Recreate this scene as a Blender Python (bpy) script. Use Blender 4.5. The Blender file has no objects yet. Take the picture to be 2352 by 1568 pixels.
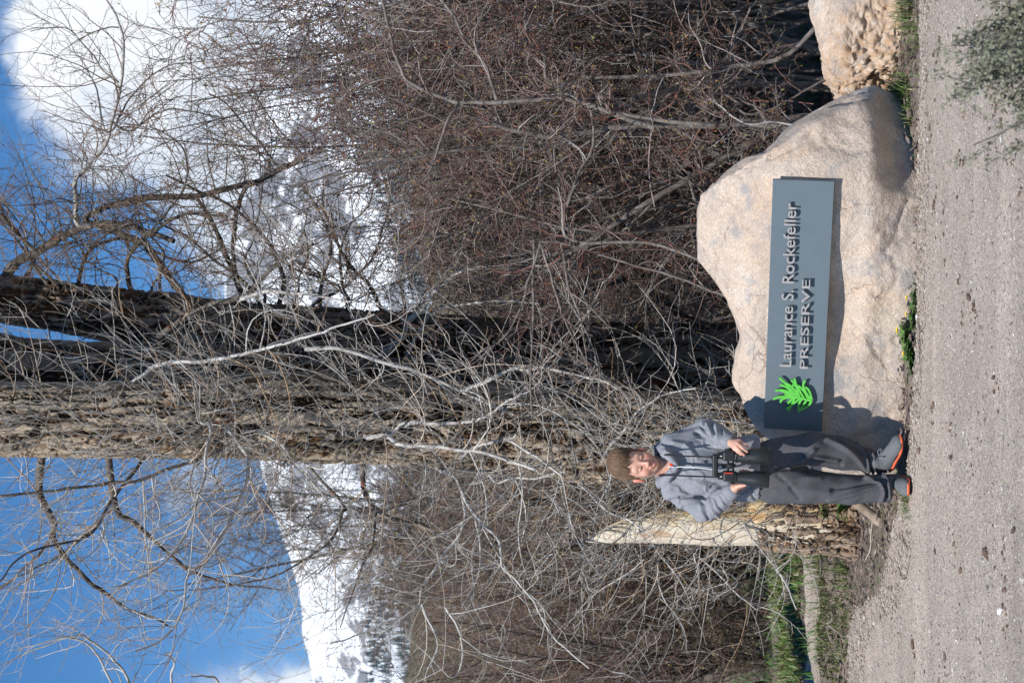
import bpy, math
import numpy as np
from mathutils import Vector, Matrix

# ---------------------------------------------------------------- camera, sky, sun, exposure
SC = bpy.context.scene
COL = SC.collection
F = 3708.0                      # focal length in units of a 2352-unit wide picture
PITCH = math.atan((1430.0 - 1176.0) / F)
EYE = 1.3524
CAM = np.array([0.0, 0.0, EYE])
FW = np.array([0.0, math.cos(PITCH), math.sin(PITCH)])
UP = np.array([0.0, -math.sin(PITCH), math.cos(PITCH)])
RT = np.array([1.0, 0.0, 0.0])

cd = bpy.data.cameras.new("camera")
cam = bpy.data.objects.new("camera", cd)
COL.objects.link(cam)
cd.sensor_fit = 'HORIZONTAL'
cd.sensor_width = 22.2
cd.lens = 35.0
cd.clip_start = 0.1
cd.clip_end = 30000.0
cd.dof.use_dof = True
cd.dof.focus_distance = 7.85
cd.dof.aperture_fstop = 3.8
# the photographer held the camera on its side: world up runs to picture left
M = Matrix.Identity(4)
for r in range(3):
    M[r][0] = -UP[r]
    M[r][1] = RT[r]
    M[r][2] = -FW[r]
    M[r][3] = CAM[r]
cam.matrix_world = M
SC.camera = cam

SUN_EL = math.radians(51.0)
SUN_AZ = math.radians(180.0 + 27.0)      # clockwise from +Y: behind the camera and to its left
world = bpy.data.worlds.new("World")
SC.world = world
world.use_nodes = True
wt = world.node_tree
wt.nodes.clear()


class NT:
    """small helper to write node trees"""
    def __init__(self, tree):
        self.t = tree

    def n(self, typ, **kw):
        nd = self.t.nodes.new(typ)
        for k, v in kw.items():
            if k.startswith('i_'):
                key = k[2:]
                key = int(key) if key.isdigit() else key.replace('_', ' ')
                sock = nd.inputs[key]
                if isinstance(v, bpy.types.NodeSocket):
                    self.t.links.new(v, sock)
                else:
                    sock.default_value = v
            else:
                setattr(nd, k, v)
        return nd

    def link(self, a, b):
        self.t.links.new(a, b)

    def math(self, op, a, b=None, c=None, clamp=False):
        nd = self.t.nodes.new('ShaderNodeMath')
        nd.operation = op
        nd.use_clamp = clamp
        for i, v in enumerate((a, b, c)):
            if v is None:
                continue
            if isinstance(v, bpy.types.NodeSocket):
                self.t.links.new(v, nd.inputs[i])
            else:
                nd.inputs[i].default_value = v
        return nd.outputs[0]

    def mix(self, fac, a, b, blend='MIX'):
        nd = self.t.nodes.new('ShaderNodeMix')
        nd.data_type = 'RGBA'
        nd.blend_type = blend
        nd.clamp_factor = True
        for i, v in ((0, fac), (6, a), (7, b)):
            if isinstance(v, bpy.types.NodeSocket):
                self.t.links.new(v, nd.inputs[i])
            elif i == 0:
                nd.inputs[i].default_value = v
            else:
                nd.inputs[i].default_value = (v[0], v[1], v[2], 1.0)
        return nd.outputs[2]

    def ramp(self, fac, stops, interp='LINEAR'):
        nd = self.t.nodes.new('ShaderNodeValToRGB')
        cr = nd.color_ramp
        cr.interpolation = interp
        while len(cr.elements) < len(stops):
            cr.elements.new(0.5)
        for e, (p, c) in zip(cr.elements, stops):
            e.position = p
            if isinstance(c, (int, float)):
                c = (c, c, c)
            e.color = (c[0], c[1], c[2], 1.0)
        self.t.links.new(fac, nd.inputs[0])
        return nd.outputs[0]

    def noise(self, vec, scale, detail=4.0, rough=0.55, dist=0.0):
        nd = self.n('ShaderNodeTexNoise', i_Scale=scale, i_Detail=detail, i_Roughness=rough, i_Distortion=dist)
        if vec is not None:
            self.t.links.new(vec, nd.inputs['Vector'])
        return nd.outputs['Fac']

    def mapping(self, vec, scale=(1, 1, 1), loc=(0, 0, 0)):
        nd = self.n('ShaderNodeMapping')
        nd.inputs['Scale'].default_value = scale
        nd.inputs['Location'].default_value = loc
        self.t.links.new(vec, nd.inputs['Vector'])
        return nd.outputs[0]


def pix_dir(X, Y):
    d = FW + RT * (784.0 - Y) / F + UP * (1176.0 - X) / F
    return d / np.linalg.norm(d)


W = NT(wt)
sky = W.n('ShaderNodeTexSky', sky_type='NISHITA', sun_disc=False, sun_elevation=SUN_EL, sun_rotation=SUN_AZ,
          altitude=2000.0, air_density=1.0, dust_density=0.2, ozone_density=2.0)
tc = W.n('ShaderNodeTexCoord')
dirv = tc.outputs['Generated']
# clouds: cumulus banks at real compass directions, ragged by noise, over the whole sky
hs = W.n('ShaderNodeHueSaturation', i_Saturation=1.48, i_Value=1.0)
W.link(sky.outputs[0], hs.inputs['Color'])
warp = W.n('ShaderNodeTexNoise', i_Scale=5.0, i_Detail=6.0, i_Roughness=0.6)
W.link(dirv, warp.inputs['Vector'])
wv = W.n('ShaderNodeVectorMath', operation='MULTIPLY_ADD')
W.link(warp.outputs['Color'], wv.inputs[0])
wv.inputs[1].default_value = (0.11, 0.11, 0.11)
W.link(dirv, wv.inputs[2])
warp2 = W.n('ShaderNodeTexNoise', i_Scale=28.0, i_Detail=7.0, i_Roughness=0.62)
W.link(dirv, warp2.inputs['Vector'])
wv2 = W.n('ShaderNodeVectorMath', operation='MULTIPLY_ADD')
W.link(warp2.outputs['Color'], wv2.inputs[0])
wv2.inputs[1].default_value = (0.035, 0.035, 0.035)
W.link(wv.outputs[0], wv2.inputs[2])
OFF = np.array([0.0725, 0.0725, 0.0725])   # mean of the two warps
mask = None
# (picture X, Y of the bank's centre direction, half width of the bank as an angle)
for X, Y, rad in ((420, 60, .080), (300, 250, .054), (560, 300, .078), (230, 330, .028), (480, -260, .11), (330, -60, .052),
                  (560, 500, .045), (470, 400, .05), (200, 30, .030), (180, 140, .03),
                  (750, 1650, .034), (585, 1565, .016), (560, 1530, .012), (535, 1500, .008), (430, 1100, .014), (600, 1900, .09)):
    d = pix_dir(X, Y) + OFF
    ds = W.n('ShaderNodeVectorMath', operation='DISTANCE')
    W.link(wv2.outputs[0], ds.inputs[0])
    ds.inputs[1].default_value = tuple(d)
    mr = W.n('ShaderNodeMapRange', interpolation_type='SMOOTHSTEP')
    W.link(ds.outputs['Value'], mr.inputs[0])
    mr.inputs[1].default_value = rad * 1.25
    mr.inputs[2].default_value = rad * 0.72
    mr.inputs[3].default_value = 0.0
    mr.inputs[4].default_value = 1.0 if rad > .02 else (.30 if X == 430 else .8)
    mask = mr.outputs[0] if mask is None else W.math('MAXIMUM', mask, mr.outputs[0])
# fair-weather clouds over the rest of the sky (away from the view), same warp
gen = W.noise(wv2.outputs[0], 1.6, 4.0, 0.5)
genm = W.ramp(gen, [(0.66, 0.0), (0.76, 1.0)])
vd = W.n('ShaderNodeVectorMath', operation='DOT_PRODUCT')
W.link(dirv, vd.inputs[0])
vd.inputs[1].default_value = tuple(FW)
away = W.ramp(vd.outputs['Value'], [(0.80, 1.0), (0.90, 0.0)])
genm = W.math('MULTIPLY', genm, away)
mask = W.math('MAXIMUM', mask, genm)
shade = W.noise(wv.outputs[0], 7.0, 6.0, 0.6)
ccol = W.ramp(shade, [(0.34, (0.62, 0.70, 0.82)), (0.48, (0.86, 0.91, 0.97)), (0.58, (1.08, 1.08, 1.08))])
csc = W.n('ShaderNodeVectorMath', operation='SCALE')
W.link(ccol, csc.inputs[0])
csc.inputs['Scale'].default_value = 8.0
skycol = W.mix(mask, hs.outputs[0], csc.outputs[0])
bg = W.n('ShaderNodeBackground', i_Strength=0.100)
W.link(skycol, bg.inputs['Color'])
wo = W.n('ShaderNodeOutputWorld')
W.link(bg.outputs[0], wo.inputs['Surface'])

sl = bpy.data.lights.new("sun", 'SUN')
sl.energy = 4.7
sl.angle = math.radians(0.5)
sl.color = (1.0, 0.965, 0.90)
sun = bpy.data.objects.new("sun", sl)
COL.objects.link(sun)
sdir = Vector((math.sin(SUN_AZ) * math.cos(SUN_EL), math.cos(SUN_AZ) * math.cos(SUN_EL), math.sin(SUN_EL)))
sun.rotation_euler = sdir.to_track_quat('Z', 'Y').to_euler()

SC.view_settings.view_transform = 'Standard'
SC.view_settings.look = 'None'
SC.view_settings.gamma = 1.0
SC.view_settings.use_curve_mapping = False
SC.view_settings.exposure = 0.50
SC.cycles.max_bounces = 5
SC.cycles.diffuse_bounces = 2
SC.cycles.glossy_bounces = 2
SC.cycles.transmission_bounces = 2
SC.cycles.transparent_max_bounces = 4

# ---------------------------------------------------------------- geometry helpers
rng = np.random.default_rng(7)


def P(X, Y, D):
    """world point seen at picture position X, Y (2352 x 1568 units) at depth D metres"""
    X = np.asarray(X, float)
    Y = np.asarray(Y, float)
    D = np.asarray(D, float)
    d = FW + ((784.0 - Y) / F)[..., None] * RT + ((1176.0 - X) / F)[..., None] * UP
    return CAM + d * (D / d[..., 1])[..., None]


def G(X, Y, z=0.0):
    d = P(X, Y, 1.0) - CAM
    return CAM + d * ((z - EYE) / d[..., 2])[..., None]


def _hash(ix, iy, iz, seed):
    h = (ix.astype(np.int64) * 374761393 + iy.astype(np.int64) * 668265263 + iz.astype(np.int64) * 2147483647 + seed * 974634777) & 0xffffffff
    h = ((h ^ (h >> 13)) * 1274126177) & 0xffffffff
    h = ((h ^ (h >> 16)) * 2246822519) & 0xffffffff
    return ((h ^ (h >> 15)) & 0xffffff) / 16777215.0


def vnoise(p, seed=0):
    """value noise 0..1 for points (..., 3)"""
    f = np.floor(p)
    t = p - f
    t = t * t * (3 - 2 * t)
    i = f.astype(np.int64)
    out = 0
    for dx in (0, 1):
        wx = t[..., 0] if dx else 1 - t[..., 0]
        for dy in (0, 1):
            wy = t[..., 1] if dy else 1 - t[..., 1]
            for dz in (0, 1):
                wz = t[..., 2] if dz else 1 - t[..., 2]
                out = out + wx * wy * wz * _hash(i[..., 0] + dx, i[..., 1] + dy, i[..., 2] + dz, seed)
    return out


def fbm(p, octs=4, seed=0, gain=0.5, lac=2.03):
    a, s, tot = 1.0, 0.0, 0.0
    q = np.asarray(p, float)
    for o in range(octs):
        s = s + a * vnoise(q, seed + o * 17)
        tot += a
        a *= gain
        q = q * lac + 13.7
    return s / tot


def nrm(v):
    return v / np.maximum(np.linalg.norm(v, axis=-1, keepdims=True), 1e-9)


def sstep(a, b, x):
    t = np.clip((x - a) / (b - a), 0, 1)
    return t * t * (3 - 2 * t)


def mesh_obj(name, verts, faces, mat=None, parent=None, smooth=True, attr=None, link=True):
    """faces: int array (n, k) or list of such arrays"""
    if not isinstance(faces, (list, tuple)):
        faces = [faces]
    faces = [np.asarray(f, np.int32) for f in faces if len(f)]
    verts = np.ascontiguousarray(verts, dtype=np.float32).reshape(-1, 3)
    me = bpy.data.meshes.new(name)
    me.vertices.add(len(verts))
    me.vertices.foreach_set('co', verts.ravel())
    idx = np.concatenate([f.ravel() for f in faces])
    tot = np.concatenate([np.full(len(f), f.shape[1], np.int32) for f in faces])
    start = np.concatenate([[0], np.cumsum(tot)[:-1]]).astype(np.int32)
    me.loops.add(len(idx))
    me.loops.foreach_set('vertex_index', idx)
    me.polygons.add(len(tot))
    me.polygons.foreach_set('loop_start', start)
    me.polygons.foreach_set('loop_total', tot)
    me.update(calc_edges=True)
    me.polygons.foreach_set('use_smooth', np.full(len(tot), smooth, dtype=bool))
    if attr:
        for k, v in attr.items():
            v = np.asarray(v, np.float32)
            if v.ndim == 1:
                a = me.attributes.new(k, 'FLOAT', 'POINT')
                a.data.foreach_set('value', v)
            else:
                a = me.attributes.new(k, 'FLOAT_COLOR', 'POINT')
                a.data.foreach_set('color', np.concatenate([v, np.ones((len(v), 1), np.float32)], 1).ravel())
    if mat is not None:
        me.materials.append(mat)
    o = bpy.data.objects.new(name, me)
    if link:
        COL.objects.link(o)
    if parent is not None:
        o.parent = parent
    return o


def empty(name, loc=(0, 0, 0)):
    o = bpy.data.objects.new(name, None)
    o.location = [float(c) for c in loc]
    o.empty_display_size = 0.1
    COL.objects.link(o)
    return o


def tag(o, label=None, cat=None, group=None, kind=None):
    if label:
        o['label'] = label
    if cat:
        o['category'] = cat
    if group:
        o['group'] = group
    if kind:
        o['kind'] = kind
    return o


def grid_faces(n, m, wrap=False, off=0):
    """quads of an (n, m) vertex grid; wrap closes the second axis"""
    i = np.arange(n - 1)[:, None]
    j = np.arange(m if wrap else m - 1)[None, :]
    j2 = (j + 1) % m
    f = np.stack([i * m + j, i * m + j2, (i + 1) * m + j2, (i + 1) * m + j], -1).reshape(-1, 4)
    return f + off


def tubes(pts, rad, S=3):
    """pts (N,K,3), rad (N,K) -> verts, quads"""
    pts = np.asarray(pts, float)
    if pts.ndim == 2:
        pts = pts[None]
        rad = np.asarray(rad)[None]
    N, K, _ = pts.shape
    t = np.empty_like(pts)
    t[:, 1:-1] = pts[:, 2:] - pts[:, :-2]
    t[:, 0] = pts[:, 1] - pts[:, 0]
    t[:, -1] = pts[:, -1] - pts[:, -2]
    t = nrm(t)
    ref = nrm(np.array([0.53, 0.71, 0.37]))
    b1 = nrm(np.cross(t, ref))
    b2 = np.cross(t, b1)
    a = np.arange(S) * 2 * np.pi / S
    v = pts[:, :, None] + rad[:, :, None, None] * (np.cos(a)[:, None] * b1[:, :, None] + np.sin(a)[:, None] * b2[:, :, None])
    base = (np.arange(N) * K * S)[:, None, None]
    f = grid_faces(K, S, True)[None] + base
    return v.reshape(-1, 3), f.reshape(-1, 4)


class Geo:
    """collects vertex/face arrays into one mesh"""
    def __init__(self):
        self.v, self.f, self.n = [], [], 0

    def add(self, v, f):
        v = np.asarray(v, float).reshape(-1, 3)
        fs = f if isinstance(f, (list, tuple)) else [f]
        for q in fs:
            self.f.append(np.asarray(q) + self.n)
        self.v.append(v)
        self.n += len(v)
        return self

    def tube(self, pts, rad, S=3):
        v, f = tubes(pts, rad, S)
        return self.add(v, f)

    def box(self, c, size, R=None):
        s = np.array([[x, y, z] for x in (-.5, .5) for y in (-.5, .5) for z in (-.5, .5)]) * np.array(size)
        if R is not None:
            s = s @ np.asarray(R).T
        f = np.array([[0, 1, 3, 2], [4, 6, 7, 5], [0, 4, 5, 1], [2, 3, 7, 6], [0, 2, 6, 4], [1, 5, 7, 3]])
        return self.add(s + np.array(c), f)

    def obj(self, name, mat, parent=None, smooth=True, **kw):
        quads = [f for f in self.f if f.shape[1] == 4]
        tris = [f for f in self.f if f.shape[1] == 3]
        fs = []
        if quads:
            fs.append(np.concatenate(quads))
        if tris:
            fs.append(np.concatenate(tris))
        return mesh_obj(name, np.concatenate(self.v), fs, mat, parent, smooth, **kw)


def resample(pts, n):
    """Catmull-Rom through pts (m,d) -> (n,d)"""
    pts = np.asarray(pts, float)
    m = len(pts)
    if m == 2:
        t = np.linspace(0, 1, n)[:, None]
        return pts[0] * (1 - t) + pts[1] * t
    q = np.concatenate([[2 * pts[0] - pts[1]], pts, [2 * pts[-1] - pts[-2]]])
    u = np.linspace(0, m - 1 - 1e-6, n)
    i = u.astype(int)
    t = (u - i)[:, None]
    p0, p1, p2, p3 = q[i], q[i + 1], q[i + 2], q[i + 3]
    return 0.5 * ((2 * p1) + (-p0 + p2) * t + (2 * p0 - 5 * p1 + 4 * p2 - p3) * t ** 2 + (-p0 + 3 * p1 - 3 * p2 + p3) * t ** 3)


def grow(start, dirs, L, r0, K, wander=0.15, trop=(0, 0, 1), tk=0.1, taper=0.3, rs=None):
    """march N branches K steps"""
    rs = rs or rng
    N = len(start)
    p = np.array(start, float)
    d = nrm(np.array(dirs, float))
    L = np.broadcast_to(np.asarray(L, float), (N,))
    r0 = np.broadcast_to(np.asarray(r0, float), (N,))
    pts = np.empty((N, K + 1, 3))
    pts[:, 0] = p
    trop = np.asarray(trop, float)
    bend = rs.normal(size=(N, 3)) * wander
    for k in range(K):
        bend = bend * 0.6 + rs.normal(size=(N, 3)) * wander * 0.8
        d = nrm(d + bend + trop * tk)
        p = p + d * (L / K)[:, None]
        pts[:, k + 1] = p
    u = np.linspace(0, 1, K + 1)
    rad = r0[:, None] * (1 - (1 - taper) * u)[None]
    return pts, rad


def kids(pts, rad, per, t0=0.15, t1=1.0, ang=(35, 65), Ls=(0.3, 0.6), rr=0.6, rs=None, minr=0.0012, side=None):
    """spawn children on polylines: starts, dirs, lengths, radii"""
    rs = rs or rng
    N, K, _ = pts.shape
    n = int(N * per)
    par = np.arange(n) % N if per >= 1 else rs.choice(N, n, replace=False)
    t = t0 + (t1 - t0) * rs.random(n)
    u = t * (K - 1)
    i = np.minimum(u.astype(int), K - 2)
    f = (u - i)[:, None]
    st = pts[par, i] * (1 - f) + pts[par, i + 1] * f
    tan = nrm(pts[par, i + 1] - pts[par, i])
    rp = rad[par, i] * (1 - f[:, 0]) + rad[par, i + 1] * f[:, 0]
    rv = rs.normal(size=(n, 3))
    if side is not None:
        rv = rv + np.asarray(side)
    perp = nrm(rv - (rv * tan).sum(1, keepdims=True) * tan)
    a = np.radians(rs.uniform(ang[0], ang[1], n))[:, None]
    d = tan * np.cos(a) + perp * np.sin(a)
    plen = np.linalg.norm(pts[:, 1:] - pts[:, :-1], axis=2).sum(1)[par]
    L = plen * rs.uniform(Ls[0], Ls[1], n) * (1.15 - 0.6 * t)
    r = np.maximum(rp * rr, minr)
    return st, d, L, r


# ---------------------------------------------------------------- materials
def new_mat(name):
    m = bpy.data.materials.new(name)
    m.use_nodes = True
    nt = m.node_tree
    nt.nodes.clear()
    n = NT(nt)
    out = n.n('ShaderNodeOutputMaterial')
    b = n.n('ShaderNodeBsdfPrincipled')
    n.link(b.outputs[0], out.inputs['Surface'])
    return m, n, b


def noise_mat(name, stops, scale=8.0, rough=0.8, bump=0.0, bscale=None, detail=6.0, stretch=(1, 1, 1), island=0.0, spec=0.3,
              speck=None, bdist=0.01, nr=0.6, objrand=0.0):
    m, n, b = new_mat(name)
    t = n.n('ShaderNodeTexCoord')
    v = n.mapping(t.outputs['Object'], stretch)
    f = n.noise(v, scale, detail, nr)
    c = n.ramp(f, stops)
    if speck:
        for (sc, thr, col) in speck:
            f2 = n.noise(v, sc, 2.0, 0.5)
            k = n.ramp(f2, [(thr, 0.0), (thr + 0.04, 1.0)])
            c = n.mix(k, c, col)
    if island:
        g = n.n('ShaderNodeNewGeometry')
        k = n.math('MULTIPLY_ADD', g.outputs['Random Per Island'], island * 2, 1 - island)
        vm = n.n('ShaderNodeVectorMath', operation='SCALE')
        n.link(c, vm.inputs[0])
        n.link(k, vm.inputs['Scale'])
        c = vm.outputs[0]
    n.link(c, b.inputs['Base Color'])
    b.inputs['Roughness'].default_value = rough
    b.inputs['Specular IOR Level'].default_value = spec
    if bump:
        bf = n.noise(v, bscale or scale * 3, 5.0, 0.6)
        bp = n.n('ShaderNodeBump', i_Strength=bump, i_Distance=bdist)
        n.link(bf, bp.inputs['Height'])
        n.link(bp.outputs[0], b.inputs['Normal'])
    return m


def flat_mat(name, col, rough=0.6, spec=0.4, metal=0.0):
    m, n, b = new_mat(name)
    t = n.n('ShaderNodeTexCoord')
    f = n.noise(t.outputs['Object'], 60.0, 3.0)
    c = n.ramp(f, [(0.3, tuple(x * 0.9 for x in col)), (0.7, tuple(min(1, x * 1.1) for x in col))])
    n.link(c, b.inputs['Base Color'])
    b.inputs['Roughness'].default_value = rough
    b.inputs['Specular IOR Level'].default_value = spec
    b.inputs['Metallic'].default_value = metal
    return m


def twig_mat(name, cols, rough=0.6, spec=0.35):
    """colour differs from twig to twig"""
    m, n, b = new_mat(name)
    g = n.n('ShaderNodeNewGeometry')
    c = n.ramp(g.outputs['Random Per Island'], [(i / (len(cols) - 1), c) for i, c in enumerate(cols)])
    t = n.n('ShaderNodeTexCoord')
    f = n.noise(t.outputs['Object'], 25.0, 3.0)
    k = n.ramp(f, [(0.3, 0.7), (0.7, 1.15)])
    c = n.mix(1.0, c, k, 'MULTIPLY')
    n.link(c, b.inputs['Base Color'])
    b.inputs['Roughness'].default_value = rough
    b.inputs['Specular IOR Level'].default_value = spec
    return m


MT = {}
MT['pale_twig'] = twig_mat('pale twig', [(.36, .34, .31), (.52, .50, .47), (.26, .23, .20), (.60, .58, .55), (.38, .24, .13), (.48, .46, .43)])
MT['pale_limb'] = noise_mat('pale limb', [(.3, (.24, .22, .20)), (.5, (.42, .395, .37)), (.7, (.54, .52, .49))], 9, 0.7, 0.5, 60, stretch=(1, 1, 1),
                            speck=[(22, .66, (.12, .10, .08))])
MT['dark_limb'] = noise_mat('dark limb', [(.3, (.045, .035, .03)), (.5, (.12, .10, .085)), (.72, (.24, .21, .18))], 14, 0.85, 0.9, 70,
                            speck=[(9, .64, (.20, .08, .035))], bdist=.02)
MT['red_twig'] = twig_mat('red brown twig', [(.09, .055, .045), (.19, .14, .12), (.17, .05, .032), (.31, .26, .24), (.15, .08, .06), (.38, .35, .33), (.11, .065, .05)], .5, .35)
MT['far_twig'] = twig_mat('willow twig', [(.10, .07, .045), (.22, .165, .13), (.19, .09, .045), (.30, .26, .23), (.17, .135, .065)], .6, .3)
MT['stem'] = noise_mat('shrub stem', [(.3, (.075, .058, .05)), (.5, (.155, .13, .115)), (.7, (.25, .225, .205))], 16, 0.75, 0.6, 80)
MT['dark_stem'] = noise_mat('dark shrub stem', [(.3, (.03, .024, .02)), (.7, (.10, .08, .07))], 16, 0.85, 0.6, 80)
MT['bud'] = twig_mat('opening bud', [(.16, .20, .045), (.26, .13, .035), (.20, .21, .06), (.30, .10, .035), (.13, .17, .05)], .5, .4)
MT['tan_bud'] = twig_mat('tan catkin', [(.27, .22, .11), (.22, .20, .10), (.31, .24, .13), (.20, .19, .09)], .7, .2)
MT['grass'] = twig_mat('spring grass', [(.07, .13, .025), (.11, .17, .04), (.05, .095, .025), (.16, .19, .065), (.28, .235, .13), (.085, .145, .03), (.17, .12, .07)], .5, .35)
MT['leaf'] = twig_mat('weed leaf', [(.06, .15, .025), (.10, .22, .04), (.05, .12, .025), (.13, .26, .05)], .45, .45)
MT['sage'] = twig_mat('sage leaf', [(.17, .18, .12), (.24, .25, .18), (.12, .125, .08), (.28, .285, .22), (.15, .155, .09)], .75, .2)
MT['litter'] = twig_mat('leaf litter', [(.14, .10, .085), (.22, .17, .145), (.10, .065, .05), (.28, .23, .20), (.17, .115, .10)], .85, .2)
MT['straw'] = twig_mat('dry straw', [(.45, .38, .28), (.55, .50, .42), (.35, .28, .19)], .7, .25)
MT['pebble'] = twig_mat('pebble', [(.30, .265, .24), (.42, .38, .35), (.20, .18, .17), (.50, .47, .44), (.36, .29, .25), (.25, .235, .235), (.30, .27, .24), (.55, .53, .50)], .8, .3)
MT['edge'] = twig_mat('edge pebble', [(.27, .225, .19), (.36, .31, .265), (.18, .15, .13), (.42, .37, .32), (.30, .25, .21)], .85, .2)
MT['chip'] = twig_mat('dark bark chip', [(.12, .08, .06), (.17, .11, .08), (.09, .06, .05), (.22, .15, .12)], .85, .2)


def bark_mat(name, lo, mid, hi, rust):
    m, n, b = new_mat(name)
    a = n.n('ShaderNodeAttribute', attribute_name='ridge')
    t = n.n('ShaderNodeTexCoord')
    v = n.mapping(t.outputs['Object'], (1, 1, .35))
    f = n.noise(v, 30, 6, .65)
    h = n.math('MULTIPLY_ADD', f, .6, -.3)
    h = n.math('ADD', a.outputs['Fac'], h)
    c = n.ramp(h, [(.05, lo), (.36, mid), (.85, hi)])
    f9 = n.ramp(n.noise(t.outputs['Object'], 9, 7, .7), [(.35, .62), (.65, 1.12)])
    c = n.mix(1.0, c, f9, 'MULTIPLY')
    f2 = n.noise(t.outputs['Object'], 4.5, 5, .6)
    k = n.ramp(f2, [(.52, 0.0), (.66, .8)])
    k = n.math('MULTIPLY', k, n.ramp(h, [(.2, 1.0), (.75, .25)]))
    c = n.mix(k, c, rust)
    n.link(c, b.inputs['Base Color'])
    b.inputs['Roughness'].default_value = .92
    b.inputs['Specular IOR Level'].default_value = .15
    bf = n.noise(v, 85, 5, .65)
    bp = n.n('ShaderNodeBump', i_Strength=.9, i_Distance=.012)
    n.link(bf, bp.inputs['Height'])
    n.link(bp.outputs[0], b.inputs['Normal'])
    return m


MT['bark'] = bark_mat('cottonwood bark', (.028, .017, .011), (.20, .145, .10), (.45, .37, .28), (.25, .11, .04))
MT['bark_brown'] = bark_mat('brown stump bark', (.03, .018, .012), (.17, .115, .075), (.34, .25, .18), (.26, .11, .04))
MT['bark_shaded'] = bark_mat('shaded cottonwood bark', (.016, .011, .008), (.10, .075, .055), (.27, .22, .17), (.14, .055, .022))  # same bark darkened: shade on the trunks behind put into the colour


def mat_rock(name, grainy):
    m, n, b = new_mat(name)
    t = n.n('ShaderNodeTexCoord')
    o = t.outputs['Object']
    f = n.noise(o, 3.2, 8, .62)
    c = n.ramp(f, [(.30, (.30, .27, .255)), (.44, (.46, .375, .31)), (.56, (.52, .42, .34)), (.70, (.57, .495, .43))])
    f1 = n.noise(o, 7.0, 7, .65)
    c = n.mix(n.ramp(f1, [(.53, 0.0), (.66, .75)]), c, (.27, .27, .28))
    f3 = n.noise(o, 2.1, 6, .6)
    c = n.mix(n.ramp(f3, [(.55, 0.0), (.66, .5)]), c, (.54, .36, .23))
    v = n.n('ShaderNodeTexVoronoi', i_Scale=150.0)
    n.link(o, v.inputs['Vector'])
    g = n.n('ShaderNodeSeparateColor')
    n.link(v.outputs['Color'], g.inputs[0])
    k = n.ramp(g.outputs[0], [(.0, .84), (.45, 1.0), (.86, 1.06), (.95, 1.22)])
    c = n.mix(1.0, c, k, 'MULTIPLY')
    dk = n.ramp(n.noise(o, 120, 2, .5), [(.66, 0.0), (.72, .5)])
    c = n.mix(dk, c, (.14, .12, .12))
    # hairline cracks and lichen spots
    wn = n.n('ShaderNodeTexNoise', i_Scale=3.0, i_Detail=5.0)
    n.link(o, wn.inputs['Vector'])
    wm_ = n.n('ShaderNodeVectorMath', operation='MULTIPLY_ADD')
    n.link(wn.outputs['Color'], wm_.inputs[0])
    wm_.inputs[1].default_value = (.5, .5, .5)
    n.link(o, wm_.inputs[2])
    vc = n.n('ShaderNodeTexVoronoi', feature='DISTANCE_TO_EDGE', i_Scale=2.3)
    n.link(wm_.outputs[0], vc.inputs['Vector'])
    crk = n.ramp(vc.outputs['Distance'], [(.0, 1.0), (.012, 0.0)])
    crk = n.math('MULTIPLY', crk, n.ramp(n.noise(o, 2.7, 3, .5), [(.50, 0.0), (.60, .75)]))
    c = n.mix(crk, c, (.16, .11, .085))
    lic = n.ramp(n.noise(o, 19, 6, .72), [(.615, 0.0), (.66, .55)])
    c = n.mix(lic, c, (.24, .245, .22))
    stn = n.ramp(n.noise(n.mapping(o, (3.0, 3.0, .7)), 2.0, 5, .6), [(.54, 0.0), (.70, .45)])
    c = n.mix(stn, c, (.36, .27, .215))
    if grainy:
        at = n.n('ShaderNodeAttribute', attribute_name='rough')
        c = n.mix(n.math('MULTIPLY', at.outputs['Fac'], n.ramp(n.noise(o, 24, 5, .6), [(.35, 0.0), (.62, .9)])), c, (.40, .23, .11))
    n.link(c, b.inputs['Base Color'])
    b.inputs['Roughness'].default_value = .78
    b.inputs['Specular IOR Level'].default_value = .35
    bf = n.noise(o, 26, 9, .68)
    bf2 = n.noise(o, 110, 4, .6)
    hh = n.math('MULTIPLY_ADD', bf2, .25, bf)
    bp = n.n('ShaderNodeBump', i_Strength=.75, i_Distance=.02)
    n.link(hh, bp.inputs['Height'])
    n.link(bp.outputs[0], b.inputs['Normal'])
    return m


MT['granite'] = mat_rock('pink granite', False)
MT['granite_rough'] = mat_rock('weathered granite', True)


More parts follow.
